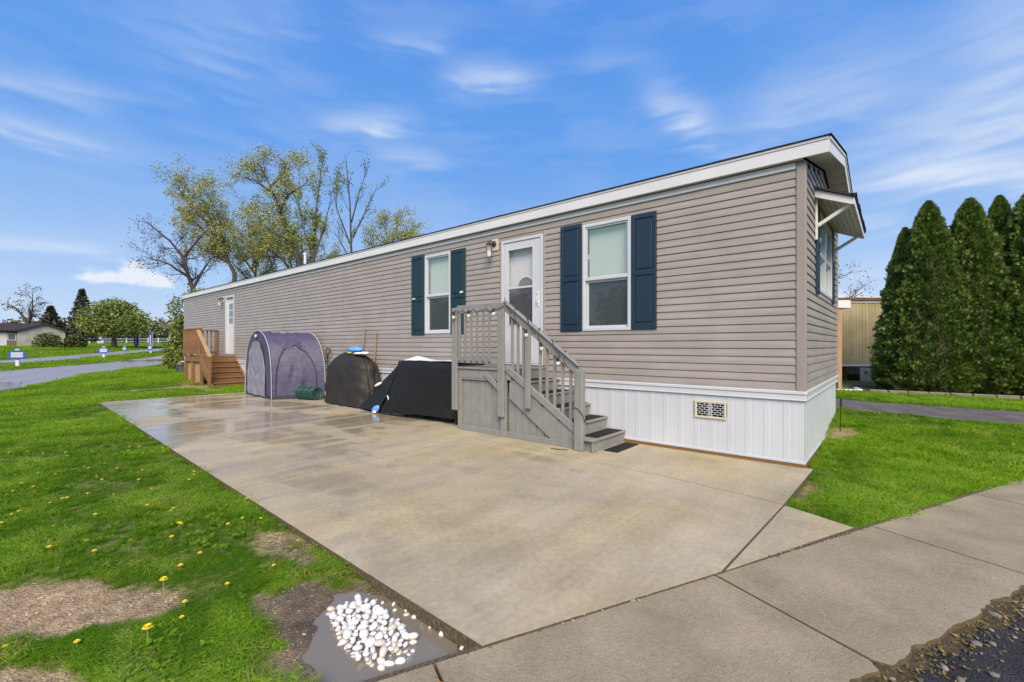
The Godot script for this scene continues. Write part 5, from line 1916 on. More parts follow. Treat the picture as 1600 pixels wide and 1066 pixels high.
# ---- neighbour's trailer, right ------------------------------------------------------------------------------------
func build_neighbour() -> void:
	var R := Vector3(cos(deg_to_rad(40.25)), 0, -sin(deg_to_rad(40.25)))
	var n := thing("neighbour_trailer", "old beige metal-sided trailer behind the evergreen hedge", "trailer", Vector3(-0.16, 0.0, -13.58))
	n.rotation_degrees.y = 40.25
	n.scale = Vector3.ONE * 1.08
	# own axes: x along the wall to the right, z towards the viewer
	for k in 17:
		var b := MB.new()
		var x := -1.4 + k * 0.31
		b.span(Vector3(x, 0.74, -0.05), Vector3(x + 0.302, 2.72, 0.0), 0.004)
		b.span(Vector3(x + 0.09, 0.745, -0.001), Vector3(x + 0.13, 2.715, 0.010), 0.004)
		b.span(Vector3(x + 0.21, 0.745, -0.001), Vector3(x + 0.25, 2.715, 0.010), 0.004)
		obj("wall_panel", b, mats.beige_metal, n)
	var body := MB.new()
	body.span(Vector3(-1.4, 0.72, -3.6), Vector3(3.87, 2.73, -0.06))
	obj("body", body, mats.beige_metal, n)
	var t := MB.new()
	t.span(Vector3(-1.5, 2.725, -0.1), Vector3(4.0, 2.78, 0.03), 0.004)
	obj("top_trim", t, mats.white_paint, n)
	var br := MB.new()
	br.span(Vector3(-1.5, 2.781, -0.08), Vector3(4.0, 2.885, 0.06), 0.006)
	obj("eave_board", br, mats.rusty_trim, n)
	var rf := MB.new()
	rf.prism(PackedVector2Array([Vector2(0.14, 2.886), Vector2(0.14, 2.945), Vector2(-1.8, 3.06), Vector2(-3.7, 2.945), Vector2(-3.7, 2.886)]), Vector3(-1.55, 0, 0), Vector3(0, 0, 1), Vector3.UP, -5.6)
	obj("roof", rf, mats.white_paint, n)
	var tr := MB.new()
	tr.span(Vector3(-1.4, 0.665, -0.04), Vector3(3.9, 0.735, 0.02), 0.005)
	obj("bottom_trim", tr, mats.white_paint, n)
	for k in 6:
		var b := MB.new()
		b.span(Vector3(0.08 + k * 0.16, 0.12, -0.04), Vector3(0.08 + k * 0.16 + 0.152, 0.66, -0.015), 0.003)
		obj("skirt_board", b, mats.grey_board, n)
	var dk := MB.new()
	dk.span(Vector3(-1.4, 0.0, -3.6), Vector3(3.87, 0.71, -3.56))
	dk.span(Vector3(-1.4, 0.0, -3.559), Vector3(-1.36, 0.71, -0.05))
	obj("back_skirting", dk, mats.grey_board, n)
	var pr := MB.new()
	pr.span(Vector3(-0.15, 0.15, -0.5), Vector3(-0.05, 0.66, -0.4), 0.006)
	obj("support_post", pr, mats.cedar_light, n)
	var p := thing("wooden_post", "tall weathered wooden post carrying a white beam end at the trailer", "post", Vector3(-0.37, height(-0.37, -9.18), -9.18))
	p.rotation_degrees.y = 40.25
	var pm := MB.new()
	pm.span(Vector3(-0.055, -0.02, -0.055), Vector3(0.055, 2.28, 0.055), 0.006)
	obj("post", pm, mats.cedar_light, p)
	var bm := MB.new()
	bm.span(Vector3(-0.9, 2.281, -0.2), Vector3(0.27, 2.5, 0.1), 0.012)
	obj("beam", bm, mats.white_paint, p)
	var ed := thing("edging_frame", "white plastic edging frame lying on the ground by the wooden post", "edging", Vector3(-0.2, height(-0.2, -9.3), -9.3))
	ed.rotation_degrees.y = 40.25
	var e1 := MB.new()
	e1.beam(Vector3(-0.5, 0.03, 0.2), Vector3(0.2, 0.03, 0.25), 0.09, 0.06, Vector3.UP, 0.01)
	e1.beam(Vector3(0.2, 0.03, 0.25), Vector3(0.5, 0.03, -0.35), 0.09, 0.06, Vector3.UP, 0.01)
	obj("edging", e1, mats.white_paint, ed)

# ---- evergreens ---------------------------------------------------------------------------------------------------
func arborvitae(sd: int, high: float, wide: float, count: int) -> Array:
	var rr := RandomNumberGenerator.new()
	rr.seed = sd
	var f := FastNoiseLite.new()
	f.seed = sd
	f.frequency = 1.0
	f.fractal_octaves = 2
	var mb := MB.new()
	mb.colored = true
	var prof := func(t: float) -> float:
		return wide * (0.80 + 0.24 * sin(minf(t / 0.30, 1.0) * PI * 0.5)) * pow(1.0 - t, 0.67) * (1.0 if t > 0.04 else 0.9)
	for i in count:
		var t := pow(rr.randf(), 1.15)
		var a := rr.randf() * TAU
		var lump := 1.0 + 0.26 * f.get_noise_3d(cos(a) * 1.5, t * 6.0, sin(a) * 1.5) + 0.42 * f.get_noise_3d(cos(a) * 3.2, t * 15.0, sin(a) * 3.2)
		var deep := rr.randf()
		var r: float = prof.call(t) * lump * (1.0 - 0.30 * deep * deep)
		var o := Vector3(cos(a) * r, t * high, sin(a) * r)
		var out := Vector3(cos(a), 0.0, sin(a))
		var dir := (out * rr.randf_range(0.35, 1.0) + Vector3.UP * rr.randf_range(0.3, 1.1) + Vector3(rr.randf_range(-0.5, 0.5), 0, rr.randf_range(-0.5, 0.5))).normalized()
		var side := dir.cross(Vector3(rr.randf_range(-1, 1), rr.randf_range(-0.4, 1), rr.randf_range(-1, 1))).normalized()
		var k := rr.randf_range(0.05, 0.11)
		var c := Vector3(0.072, 0.14, 0.018).lerp(Vector3(0.165, 0.24, 0.045), pow(rr.randf(), 1.3))
		if rr.randf() < 0.012:
			c = Vector3(0.2, 0.12, 0.05)
		mb.col = Color(c.x, c.y, c.z)
		# a flat fan of three scaly tips
		for q in [-0.55, 0.0, 0.55]:
			var d := (dir * cos(q) + side * sin(q))
			var w := dir.cross(side).cross(d).normalized() * k * 0.17
			mb.tri(o - w, o + d * k * (1.0 - 0.25 * absf(q)), o + w)
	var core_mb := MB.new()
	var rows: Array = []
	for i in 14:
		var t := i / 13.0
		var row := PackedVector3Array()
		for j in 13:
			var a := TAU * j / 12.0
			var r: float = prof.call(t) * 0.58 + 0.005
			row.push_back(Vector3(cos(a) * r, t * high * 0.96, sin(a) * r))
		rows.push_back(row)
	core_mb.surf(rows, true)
	var tr := MB.new()
	tr.tube(PackedVector3Array([Vector3(0, -0.05, 0), Vector3(0, high * 0.5, 0), Vector3(0, high * 0.93, 0)]), PackedFloat32Array([0.09, 0.06, 0.01]), 7)
	return [mb.mesh(), core_mb.mesh(), tr.mesh()]

func build_hedge() -> void:
	var kinds := [arborvitae(31, 5.05, 1.12, 38000), arborvitae(47, 5.25, 1.16, 38000)]
	var fm := leaf_mat("scale_leaf", Color(0.3, 0.36, 0.06))
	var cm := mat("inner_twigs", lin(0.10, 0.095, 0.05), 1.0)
	# x, z, height scale, width scale, kind, turn
	var at := [[1.04, -10.62, 0.90, 0.66, 0, 0.4, "slim leftmost evergreen of the hedge, lower than its neighbour"], [1.52, -10.33, 0.975, 0.92, 1, 1.9, "broad evergreen second from the left in the hedge"], [2.36, -10.87, 1.02, 0.98, 0, 3.0, "tall broad evergreen in the middle of the hedge"], [2.98, -11.5, 1.0, 0.8, 1, 4.4, "slimmer evergreen second from the right, set back in the hedge"], [3.5, -11.1, 1.03, 1.05, 0, 5.2, "evergreen at the right edge of the picture"], [4.3, -11.9, 1.1, 1.1, 1, 0.9, "evergreen just beyond the right picture edge"]]
	for q in at:
		var y := height(q[0], q[1])
		var t := thing("arborvitae_tree", q[6], "tree", Vector3(q[0], y, q[1]), "evergreen hedge trees")
		t.rotation.y = q[5]
		t.scale = Vector3(q[3], q[2], q[3])
		var k: Array = kinds[q[4]]
		obj("crown", k[0], fm, t)
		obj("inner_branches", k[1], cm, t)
		obj("trunk", k[2], mats.bark, t)
	var kb := Node3D.new()
	kb.name = numbered("garden_edging")
	add_child(kb)
	tag(kb, "low row of concrete blocks in front of the evergreen hedge", "edging")
	var rr := RandomNumberGenerator.new()
	rr.seed = 6
	for i in 11:
		var p := Vector3(0.3, 0, -8.98).lerp(Vector3(4.6, 0, -9.35), i / 11.0)
		p.y = height(p.x, p.z) + 0.03
		var b := MB.new()
		b.box(Vector3(p.x + 0.19, p.y, p.z - 0.02 + rr.randf_range(-0.02, 0.02)), Vector3(0.375, 0.11, 0.13), Basis(Vector3.UP, 0.086 + rr.randf_range(-0.04, 0.04)), 0.012)
		obj("block", b, mat("edging_block", lin(0.30, 0.27, 0.22), 0.85, tex["blotch"], 0.7), kb)
	var bed := MB.new()
	var a: Array = []
	var c: Array = []
	for i in 14:
		a.push_back(Vector2(-0.2 + i * 0.42, -9.08 - i * 0.036))
		c.push_back(Vector2(-0.2 + i * 0.42, -11.4 - i * 0.06))
	sheet(bed, a, c, 0.015, 0.5)
	setting("soil_bed", bed, mat("bed_soil", lin(0.085, 0.05, 0.03), 0.95, tex["ground"], 0.6), "dark brown soil bed under the hedge")

# ---- deciduous trees ----------------------------------------------------------------------------------------------
func grow(mb: MB, tips: Array, p: Vector3, d: Vector3, ln: float, r: float, level: int, cfg: Dictionary, rr: RandomNumberGenerator) -> void:
	var n := 4
	var pts := PackedVector3Array([p])
	var rad := PackedFloat32Array([r])
	var dir := d
	var q := p
	for i in n:
		dir = (dir + Vector3(rr.randf_range(-1, 1), rr.randf_range(-1, 1), rr.randf_range(-1, 1)) * cfg.bend + Vector3.UP * cfg.lift).normalized()
		q += dir * ln / n
		pts.push_back(q)
		rad.push_back(lerpf(r, r * 0.4, (i + 1.0) / n))
	mb.tube(pts, rad, 5 if level == 1 else 3, false)
	if level >= cfg.depth:
		for i in range(1, pts.size()):
			tips.push_back([pts[i], dir])
		return
	for k in cfg.kids[level]:
		var t := rr.randf_range(0.2, 1.0) * n
		var i := mini(int(t), n - 1)
		var o := pts[i].lerp(pts[i + 1], t - i)
		var side := dir.cross(Vector3(rr.randf_range(-1, 1), rr.randf_range(-1, 1), rr.randf_range(-1, 1))).normalized()
		var a: float = rr.randf_range(cfg.spread * 0.5, cfg.spread)
		grow(mb, tips, o, (dir * cos(a) + side * sin(a)).normalized(), ln * rr.randf_range(0.45, 0.72), rad[i] * 0.6, level + 1, cfg, rr)

func leafy(mb: MB, o: Vector3, dir: Vector3, k: float, c: Vector3, rr: RandomNumberGenerator) -> void:
	var d := (dir * 0.6 + Vector3(rr.randf_range(-1, 1), rr.randf_range(-0.9, 0.7), rr.randf_range(-1, 1))).normalized()
	var s := d.cross(Vector3(rr.randf_range(-1, 1), rr.randf_range(-1, 1), rr.randf_range(-1, 1))).normalized() * k * 0.34
	mb.col = Color(c.x, c.y, c.z)
	var m := o + d * k * 0.5
	mb.tri(o, m + s, o + d * k)
	mb.tri(o, o + d * k, m - s)

func limb_tree(called: String, label: String, base: Vector3, limbs: Array, r0: float, cfg: Dictionary, sd: int, group := "trees behind the home") -> Node3D:
	# limbs: polylines of (right, up) metres seen from the driveway; depth is scattered round the trunk
	var rr := RandomNumberGenerator.new()
	rr.seed = sd
	var R := Vector3(cos(deg_to_rad(40.25)), 0, -sin(deg_to_rad(40.25)))
	var F := Vector3(-sin(deg_to_rad(40.25)), 0, -cos(deg_to_rad(40.25)))
	var t := thing(called, label, "tree", base, group)
	var wood := MB.new()
	var tw := MB.new()
	var tips: Array = []
	for l in limbs:
		var pts := PackedVector3Array()
		var rad := PackedFloat32Array()
		var away := 0.0
		for i in l.size():
			var v: Vector2 = l[i]
			if i > 1 or l != limbs[0]:
				away += rr.randf_range(-0.5, 0.5) * (1.0 if i > 0 else 0.0)
			pts.push_back(R * v.x + Vector3.UP * v.y + F * away)
			rad.push_back(r0 * (1.0 if l == limbs[0] else 0.55) * lerpf(1.0, 0.16, float(i) / (l.size() - 1)))
		wood.tube(pts, rad, 8, false)
		for i in range(0 if l != limbs[0] else 1, pts.size() - 1):
			var seg := pts[i + 1] - pts[i]
			var m: int = maxi(2, int(seg.length() * cfg.per_m))
			for k in m:
				var o := pts[i] + seg * rr.randf()
				if o.y < cfg.low:
					continue
				var side := seg.normalized().cross(Vector3(rr.randf_range(-1, 1), rr.randf_range(-1, 1), rr.randf_range(-1, 1))).normalized()
				var a: float = rr.randf_range(cfg.spread * 0.4, cfg.spread)
				grow(tw, tips, o, (seg.normalized() * cos(a) + side * sin(a)).normalized(), cfg.len * rr.randf_range(0.5, 1.0), maxf(rad[i] * 0.32, 0.018), 1, cfg, rr)
		tips.push_back([pts[pts.size() - 1], Vector3.UP])
	obj("trunk", wood, cfg.bark, t)
	obj("branches", tw, cfg.bark, t).set_meta("kind", "stuff")
	var lf := MB.new()
	lf.colored = true
	for q in tips:
		for k in cfg.leaves:
			if rr.randf() < cfg.chance:
				leafy(lf, (q[0] as Vector3) + Vector3(rr.randfn(0, cfg.fuzz), rr.randfn(0, cfg.fuzz), rr.randfn(0, cfg.fuzz)), q[1], cfg.size * rr.randf_range(0.6, 1.3), (cfg.ca as Vector3).lerp(cfg.cb, rr.randf()), rr)
	if lf.v.size() > 0:
		obj("crown", lf, leaf_mat("leaf", Color(0.35, 0.4, 0.1)), t)
	return t

func blob_crown(lf: MB, c: Vector3, rad: Vector3, n: int, size: float, ca: Vector3, cb: Vector3, rr: RandomNumberGenerator, f: FastNoiseLite, hollow := 0.5) -> void:
	for i in n:
		var d := Vector3(rr.randfn(), rr.randfn(), rr.randfn()).normalized()
		var k := 1.0 + 0.30 * f.get_noise_3d(d.x * 2.2 + c.x, d.y * 2.2, d.z * 2.2 + c.z) + 0.15 * f.get_noise_3d(d.x * 6.0, d.y * 6.0 + c.x, d.z * 6.0)
		var r := lerpf(hollow, 1.0, pow(rr.randf(), 0.6)) * k
		leafy(lf, c + d * rad * r, d, size * rr.randf_range(0.6, 1.3), ca.lerp(cb, rr.randf()), rr)

func build_trees() -> void:
	var yel := {"bend": 0.22, "lift": 0.05, "depth": 3, "kids": [0, 5, 3], "spread": 0.95, "per_m": 2.5, "low": 5.0, "len": 1.75, "leaves": 7, "chance": 0.8, "fuzz": 0.17, "size": 0.105, "ca": Vector3(0.22, 0.235, 0.05), "cb": Vector3(0.44, 0.45, 0.14), "bark": mats.bark}
	var dark := {"bend": 0.3, "lift": 0.04, "depth": 3, "kids": [0, 5, 4], "spread": 1.05, "per_m": 3.0, "low": 5.0, "len": 1.5, "leaves": 1, "chance": 0.45, "fuzz": 0.06, "size": 0.10, "ca": Vector3(0.07, 0.045, 0.05), "cb": Vector3(0.13, 0.10, 0.06), "bark": mats.bark_dark}
	var grn := {"bend": 0.12, "lift": 0.16, "depth": 3, "kids": [0, 3, 3], "spread": 0.6, "per_m": 1.7, "low": 6.0, "len": 1.5, "leaves": 6, "chance": 0.65, "fuzz": 0.10, "size": 0.11, "ca": Vector3(0.10, 0.15, 0.02), "cb": Vector3(0.28, 0.32, 0.06), "bark": mats.bark}
	var thin := grn.duplicate()
	thin.kids = [0, 2, 2]
	thin.chance = 0.4
	thin.per_m = 1.15
	limb_tree("plum_tree", "dark almost bare purple-brown tree leaning left past the home's far corner", Vector3(-34.7, 0.0, -2.9), [[Vector2(0, 0), Vector2(0.05, 5.0), Vector2(-0.72, 7.4), Vector2(-1.7, 8.45), Vector2(-3.05, 9.6)], [Vector2(-0.3, 6.0), Vector2(-1.3, 6.8), Vector2(-2.6, 7.2)], [Vector2(-0.7, 7.2), Vector2(-0.2, 8.2), Vector2(0.7, 9.0)], [Vector2(0.0, 5.2), Vector2(0.7, 6.4), Vector2(1.2, 7.6)]], 0.17, dark, 3)
	limb_tree("maple_tree", "yellow-green budding tree leaning left above the far roof end", Vector3(-36.9, 0.0, -6.3), [[Vector2(0, 0), Vector2(-0.24, 6.9), Vector2(-0.96, 8.2), Vector2(-2.16, 10.6), Vector2(-2.9, 12.8), Vector2(-3.4, 14.2)], [Vector2(-0.96, 8.2), Vector2(-2.6, 10.0), Vector2(-3.9, 11.3), Vector2(-5.3, 12.0)], [Vector2(-0.9, 8.3), Vector2(-1.3, 10.4), Vector2(-1.8, 12.2)], [Vector2(-2.1, 10.5), Vector2(-3.6, 12.0), Vector2(-4.4, 13.4)], [Vector2(-0.6, 7.6), Vector2(-2.4, 8.6), Vector2(-4.0, 9.4)]], 0.17, yel, 5)
	limb_tree("maple_tree", "low spreading yellowish tree between the two taller leaning trees", Vector3(-35.0, 0.0, -10.0), [[Vector2(0, 0), Vector2(-0.25, 6.8), Vector2(-1.2, 8.2), Vector2(-2.55, 9.2), Vector2(-3.2, 11.0)], [Vector2(-0.4, 7.0), Vector2(-0.8, 9.2), Vector2(-1.1, 10.8)], [Vector2(-0.3, 6.9), Vector2(0.9, 8.2), Vector2(1.6, 9.4)], [Vector2(-1.4, 8.4), Vector2(-3.4, 8.6), Vector2(-4.6, 8.4)], [Vector2(-0.2, 6.6), Vector2(0.4, 8.6), Vector2(0.3, 10.4)], [Vector2(-0.2, 6.2), Vector2(1.6, 7.4), Vector2(3.0, 8.2)]], 0.15, yel, 8)
	limb_tree("maple_tree", "tall yellow-green tree with a long trunk leaning left over the roof", Vector3(-31.2, 0.0, -8.5), [[Vector2(0.3, 0), Vector2(-0.14, 7.3), Vector2(-0.9, 8.9), Vector2(-1.6, 10.95), Vector2(-2.26, 12.8), Vector2(-2.9, 14.3)], [Vector2(-0.9, 8.9), Vector2(-2.5, 9.7), Vector2(-3.7, 10.8)], [Vector2(-1.6, 10.9), Vector2(-0.8, 12.0), Vector2(0.1, 12.8)], [Vector2(-2.0, 12.2), Vector2(-3.1, 13.0), Vector2(-4.2, 13.2)], [Vector2(-2.2, 12.7), Vector2(-1.6, 13.8), Vector2(-1.2, 14.4)]], 0.19, yel, 11)
	limb_tree("maple_tree", "broad low yellow-green tree filling the gap behind the roof's far third", Vector3(-40.1, 0.0, -8.8), [[Vector2(0, 0), Vector2(0.0, 6.4), Vector2(-0.3, 8.6), Vector2(-0.9, 11.0), Vector2(-1.0, 12.2)], [Vector2(0, 6.2), Vector2(-1.4, 7.6), Vector2(-2.6, 9.0)], [Vector2(0, 6.4), Vector2(1.4, 8.2), Vector2(2.2, 10.2)], [Vector2(-0.2, 7.6), Vector2(-1.6, 9.4), Vector2(-2.2, 11.0)], [Vector2(-0.2, 8.0), Vector2(0.6, 9.8), Vector2(0.9, 11.4)]], 0.16, yel, 33)
	limb_tree("poplar_tree", "upright green tree with several straight stems behind the roof", Vector3(-28.6, 0.0, -8.1), [[Vector2(0, 0), Vector2(0, 7.4), Vector2(-0.1, 10.4), Vector2(0.3, 13.8)], [Vector2(0, 7.0), Vector2(-0.85, 9.5), Vector2(-1.2, 11.2)], [Vector2(0, 7.2), Vector2(0.6, 9.5), Vector2(1.06, 11.8)], [Vector2(-0.2, 6.5), Vector2(-0.9, 7.6), Vector2(-1.5, 9.0)]], 0.12, grn, 14)
	limb_tree("poplar_tree", "tallest thin sparse tree with bare top twigs behind the roof", Vector3(-26.7, 0.0, -9.7), [[Vector2(0, 0), Vector2(0, 7.6), Vector2(0, 10.8), Vector2(-0.17, 13.8)], [Vector2(-0.1, 8.2), Vector2(-0.85, 10.4), Vector2(-1.06, 12.3)], [Vector2(0.1, 8.6), Vector2(0.93, 10.8), Vector2(1.5, 12.4)], [Vector2(0, 9.6), Vector2(0.4, 11.6), Vector2(1.06, 13.0)], [Vector2(0, 7.0), Vector2(-0.7, 8.3), Vector2(-1.3, 9.2)]], 0.10, thin, 17)
	limb_tree("maple_tree", "small round yellowish tree at the right end of the row behind the roof", Vector3(-28.3, 0.0, -13.6), [[Vector2(0, 0), Vector2(0, 8.4), Vector2(-0.72, 10.2)], [Vector2(0, 8.0), Vector2(0.72, 10.3)], [Vector2(0, 7.8), Vector2(1.2, 9.6), Vector2(1.6, 9.8)], [Vector2(0, 7.6), Vector2(-1.4, 9.2)]], 0.12, yel, 19)
	var bare_cfg := dark.duplicate()
	bare_cfg.low = 1.5
	bare_cfg.per_m = 2.0
	bare_cfg.len = 0.9
	bare_cfg.bark = mats.bark
	bare_cfg.size = 0.07
	limb_tree("bare_tree", "thin bare tree showing above the beige trailer's roof", Vector3(-0.9, 0.2, -15.6), [[Vector2(0, 0), Vector2(-0.1, 2.6), Vector2(-0.3, 3.5), Vector2(-0.2, 4.1)], [Vector2(0, 2.2), Vector2(0.5, 3.1), Vector2(1.0, 3.5)], [Vector2(-0.1, 2.4), Vector2(-0.8, 3.2)]], 0.06, bare_cfg, 23, "trees behind the trailer")
	# overgrown shrub at the far end
	var rr := RandomNumberGenerator.new()
	rr.seed = 41
	var f := FastNoiseLite.new()
	f.seed = 2
	f.frequency = 1.0
	var shrub_cfg := grn.duplicate()
	shrub_cfg.merge({"low": 1.2, "per_m": 1.6, "len": 1.1, "bend": 0.3, "lift": 0.05, "spread": 1.1, "leaves": 5, "chance": 0.35, "size": 0.14, "fuzz": 0.12, "ca": Vector3(0.10, 0.14, 0.025), "cb": Vector3(0.2, 0.22, 0.06)}, true)
	var sh := limb_tree("shrub_tree", "overgrown green shrub tree crowding the home's far end", Vector3(-30.7, 0.0, -1.5), [[Vector2(0, 0), Vector2(0.1, 2.0), Vector2(0.3, 3.6), Vector2(0.1, 4.6)], [Vector2(0.1, 1.0), Vector2(-0.5, 2.6), Vector2(-0.9, 3.9)], [Vector2(0.1, 1.4), Vector2(0.9, 2.8), Vector2(1.2, 4.0)]], 0.11, shrub_cfg, 29, "")
	var lf := MB.new()
	lf.colored = true
	for b in [[Vector3(0.2, 1.0, 0.1), Vector3(0.95, 1.05, 0.95), 3000], [Vector3(0.5, 2.1, -0.1), Vector3(1.0, 1.2, 1.0), 2600], [Vector3(0.2, 3.4, 0.0), Vector3(0.9, 1.0, 0.9), 1100], [Vector3(-0.4, 0.5, 0.3), Vector3(0.75, 0.55, 0.7), 1000], [Vector3(1.5, 0.7, 0.0), Vector3(1.0, 0.8, 0.9), 1500]]:
		blob_crown(lf, b[0], b[1], b[2], 0.14, Vector3(0.09, 0.13, 0.02), Vector3(0.24, 0.28, 0.055), rr, f)
	obj("undergrowth", lf, mats.leaf, sh)

# ---- the far left side --------------------------------------------------------------------------------------------
func round_sign(at: Vector3, turn: float, k: float, label: String) -> void:
	var s := thing("round_sign", label, "sign", at, "round blue signs along the road")
	s.rotation_degrees.y = turn
	s.scale = Vector3.ONE * k
	var p := MB.new()
	p.span(Vector3(-0.1, -0.05, -0.06), Vector3(0.1, 1.24, 0.06), 0.015)
	p.span(Vector3(-0.13, 1.22, -0.07), Vector3(0.13, 1.28, 0.07), 0.015)
	obj("post", p, mats.white_paint, s)
	var d := MB.new()
	var pts := PackedVector2Array()
	for i in 32:
		var a := TAU * i / 32.0
		pts.push_back(Vector2(cos(a) * 0.49 * (1.0 if absf(cos(a)) < 0.9 else 0.99), sin(a) * 0.34))
	d.prism(pts, Vector3(0, 0.86, 0.1), Vector3.RIGHT, Vector3.UP, 0.03)
	obj("board", d, mats.sign_blue, s)
	var w := MB.new()
	for r in 3:
		w.span(Vector3(-0.31, 0.70 + r * 0.125, 0.101), Vector3(0.31, 0.79 + r * 0.125, 0.107))
	obj("lettering_rows", w, mats.white_paint, s).set_meta("kind", "stuff")

func feather_flag(at: Vector3, turn: float, high: float, label: String) -> void:
	var s := thing("feather_flag", label, "flag", at, "blue feather flags")
	s.rotation_degrees.y = turn
	var p := MB.new()
	p.tube(PackedVector3Array([Vector3(0.26, -0.1, 0), Vector3(0.26, high * 0.8, 0), Vector3(0.2, high * 0.95, 0), Vector3(0.0, high * 1.0, 0)]), PackedFloat32Array([0.022]), 6)
	obj("pole", p, mats.white_paint, s)
	var rows: Array = []
	for i in 17:
		var t := i / 16.0
		var row := PackedVector3Array()
		for j in 7:
			var u := j / 6.0
			var half := 0.26 * sqrt(maxf(0.02, 1.0 - pow(absf(2.0 * t - 1.0), 5.0)))
			row.push_back(Vector3(lerpf(-half, half, u), lerpf(0.22, high, t), 0.04 * sin(u * 4.0 + t * 5.0)))
		rows.push_back(row)
	var c := MB.new()
	c.surf(rows, false)
	obj("banner", c, mats.flag_blue, s)
	var w := MB.new()
	var rr := RandomNumberGenerator.new()
	rr.seed = int(high * 100)
	var y := high * 0.22
	while y < high * 0.82:
		var h := rr.randf_range(0.10, 0.2)
		w.span(Vector3(-0.09, y, 0.05), Vector3(0.07, y + h, 0.06))
		y += h + 0.06
	obj("print_marks", w, mats.white_paint, s).set_meta("kind", "stuff")

func build_far_side() -> void:
	var R := Vector3(cos(deg_to_rad(40.25)), 0, -sin(deg_to_rad(40.25)))
	var rr := RandomNumberGenerator.new()
	rr.seed = 61
	var f := FastNoiseLite.new()
	f.seed = 9
	f.frequency = 1.0
	round_sign(Vector3(-46.55, height(-46.55, 4.5) - 0.02, 4.5), 70.0, 0.98, "large round blue sign on a white post by the road, farthest left")
	round_sign(Vector3(-55.6, height(-55.6, -1.3) - 0.02, -1.3), 60.0, 0.86, "round blue sign on a white post on the grass strip between the roads")
	round_sign(Vector3(-60.5, height(-60.5, -5.75) - 0.02, -5.75), 20.0, 0.8, "small tilted blue sign on a white post next to the shrub")
	round_sign(Vector3(-65.4, height(-65.4, -4.4) - 0.35, -4.4), 25.0, 0.72, "small blue sign without visible post right of the round tree")
	feather_flag(Vector3(-72.2, height(-72.2, -6.6) - 0.05, -6.6), 52.0, 2.35, "tall blue feather flag with white print, left of the pair")
	feather_flag(Vector3(-80.0, height(-80.0, -9.6) - 0.05, -9.6), 45.0, 2.1, "smaller blue feather flag with white print, right of the pair")
	feather_flag(Vector3(-78.0, height(-78.0, -11.4) - 0.05, -11.4), 45.0, 2.0, "blue feather flag half hidden behind the shrub")
	# house
	var hy := 1.2
	var h := thing("far_house", "low house with pale gable wall and dark brown roof, far left", "house", Vector3(-85.0, hy, 3.0))
	h.rotation_degrees.y = 95.0
	var wl := MB.new()
	wl.prism(PackedVector2Array([Vector2(0, -0.3), Vector2(4.4, -0.3), Vector2(4.4, 2.2), Vector2(2.4, 3.05), Vector2(0, 2.2)]), Vector3.ZERO, Vector3.RIGHT, Vector3.UP, 7.0)
	obj("wall", wl, mats.far_wall, h)
	var fw := MB.new()
	fw.span(Vector3(-9.0, -0.3, -6.0), Vector3(-0.01, 2.15, -0.8))
	obj("wing_wall", fw, mats.far_brick, h)
	var rf := MB.new()
	rf.prism(PackedVector2Array([Vector2(-0.3, 2.06), Vector2(2.4, 3.06), Vector2(4.7, 2.06), Vector2(4.7, 2.18), Vector2(2.4, 3.2), Vector2(-0.3, 2.2)]), Vector3(0, 0, 0.3), Vector3.RIGHT, Vector3.UP, 7.5)
	rf.prism(PackedVector2Array([Vector2(-0.3, 2.1), Vector2(-3.4, 3.06), Vector2(-6.6, 2.1), Vector2(-6.6, 2.22), Vector2(-3.4, 3.19), Vector2(-0.3, 2.22)]), Vector3(-9.2, 0, 0), Vector3(0, 0, 1), Vector3.UP, 11.6)
	obj("roof", rf, mats.far_roof, h)
	for q in [[-1.6, 0.0, 0.75, 1.9], [-5.0, 0.0, 0.8, 1.9]]:
		var d := MB.new()
		d.span(Vector3(q[0], -0.02, -0.82), Vector3(q[0] + q[2], q[3], -0.76), 0.01)
		obj("door", d, mats.white_paint, h)
	for q in [[-2.75, 0.7], [-0.8, 0.9], [-7.0, 0.7]]:
		var w := MB.new()
		frame_box(w, q[0], q[0] + 0.75, q[1], q[1] + 0.9, 0.07, -0.82, -0.75, 0.0)
		var wf := obj("window", w, mats.white_paint, h)
		var g := MB.new()
		g.span(Vector3(q[0] + 0.05, q[1] + 0.05, -0.81), Vector3(q[0] + 0.7, q[1] + 0.85, -0.78))
		obj("pane", g, mats.far_glass, wf)
	# shrubs before the house
	for q in [[Vector3(-75.0, 1.15, 1.0), Vector3(1.9, 1.15, 1.2), "wide dark green shrub in front of the pale gable"], [Vector3(-74.9, 1.18, -1.3), Vector3(1.0, 1.0, 0.9), "smaller rounded shrub right of the wide one by the gable"]]:
		var s := thing("shrub", q[2], "shrub", q[0], "shrubs by the far house")
		var lf := MB.new()
		lf.colored = true
		blob_crown(lf, Vector3(0, 0.6, 0), q[1], 1900, 0.24, Vector3(0.035, 0.06, 0.012), Vector3(0.13, 0.16, 0.03), rr, f, 0.3)
		obj("foliage", lf, mats.leaf, s)
		var st := MB.new()
		st.tube(PackedVector3Array([Vector3(0, -0.1, 0), Vector3(0, 0.8, 0)]), PackedFloat32Array([0.08, 0.03]), 6)
		obj("stem", st, mats.bark, s)
	# round spring tree
	var t := thing("round_tree", "round fresh green tree with a short trunk in the far lawn", "tree", Vector3(-71.0, height(-71.0, -4.3) - 0.05, -4.3))
	var tr := MB.new()
	tr.tube(PackedVector3Array([Vector3(0, 0, 0), Vector3(0.05, 1.4, 0), Vector3(0.0, 2.6, 0), Vector3(0.1, 4.2, 0)]), PackedFloat32Array([0.32, 0.24, 0.18, 0.06]), 8)
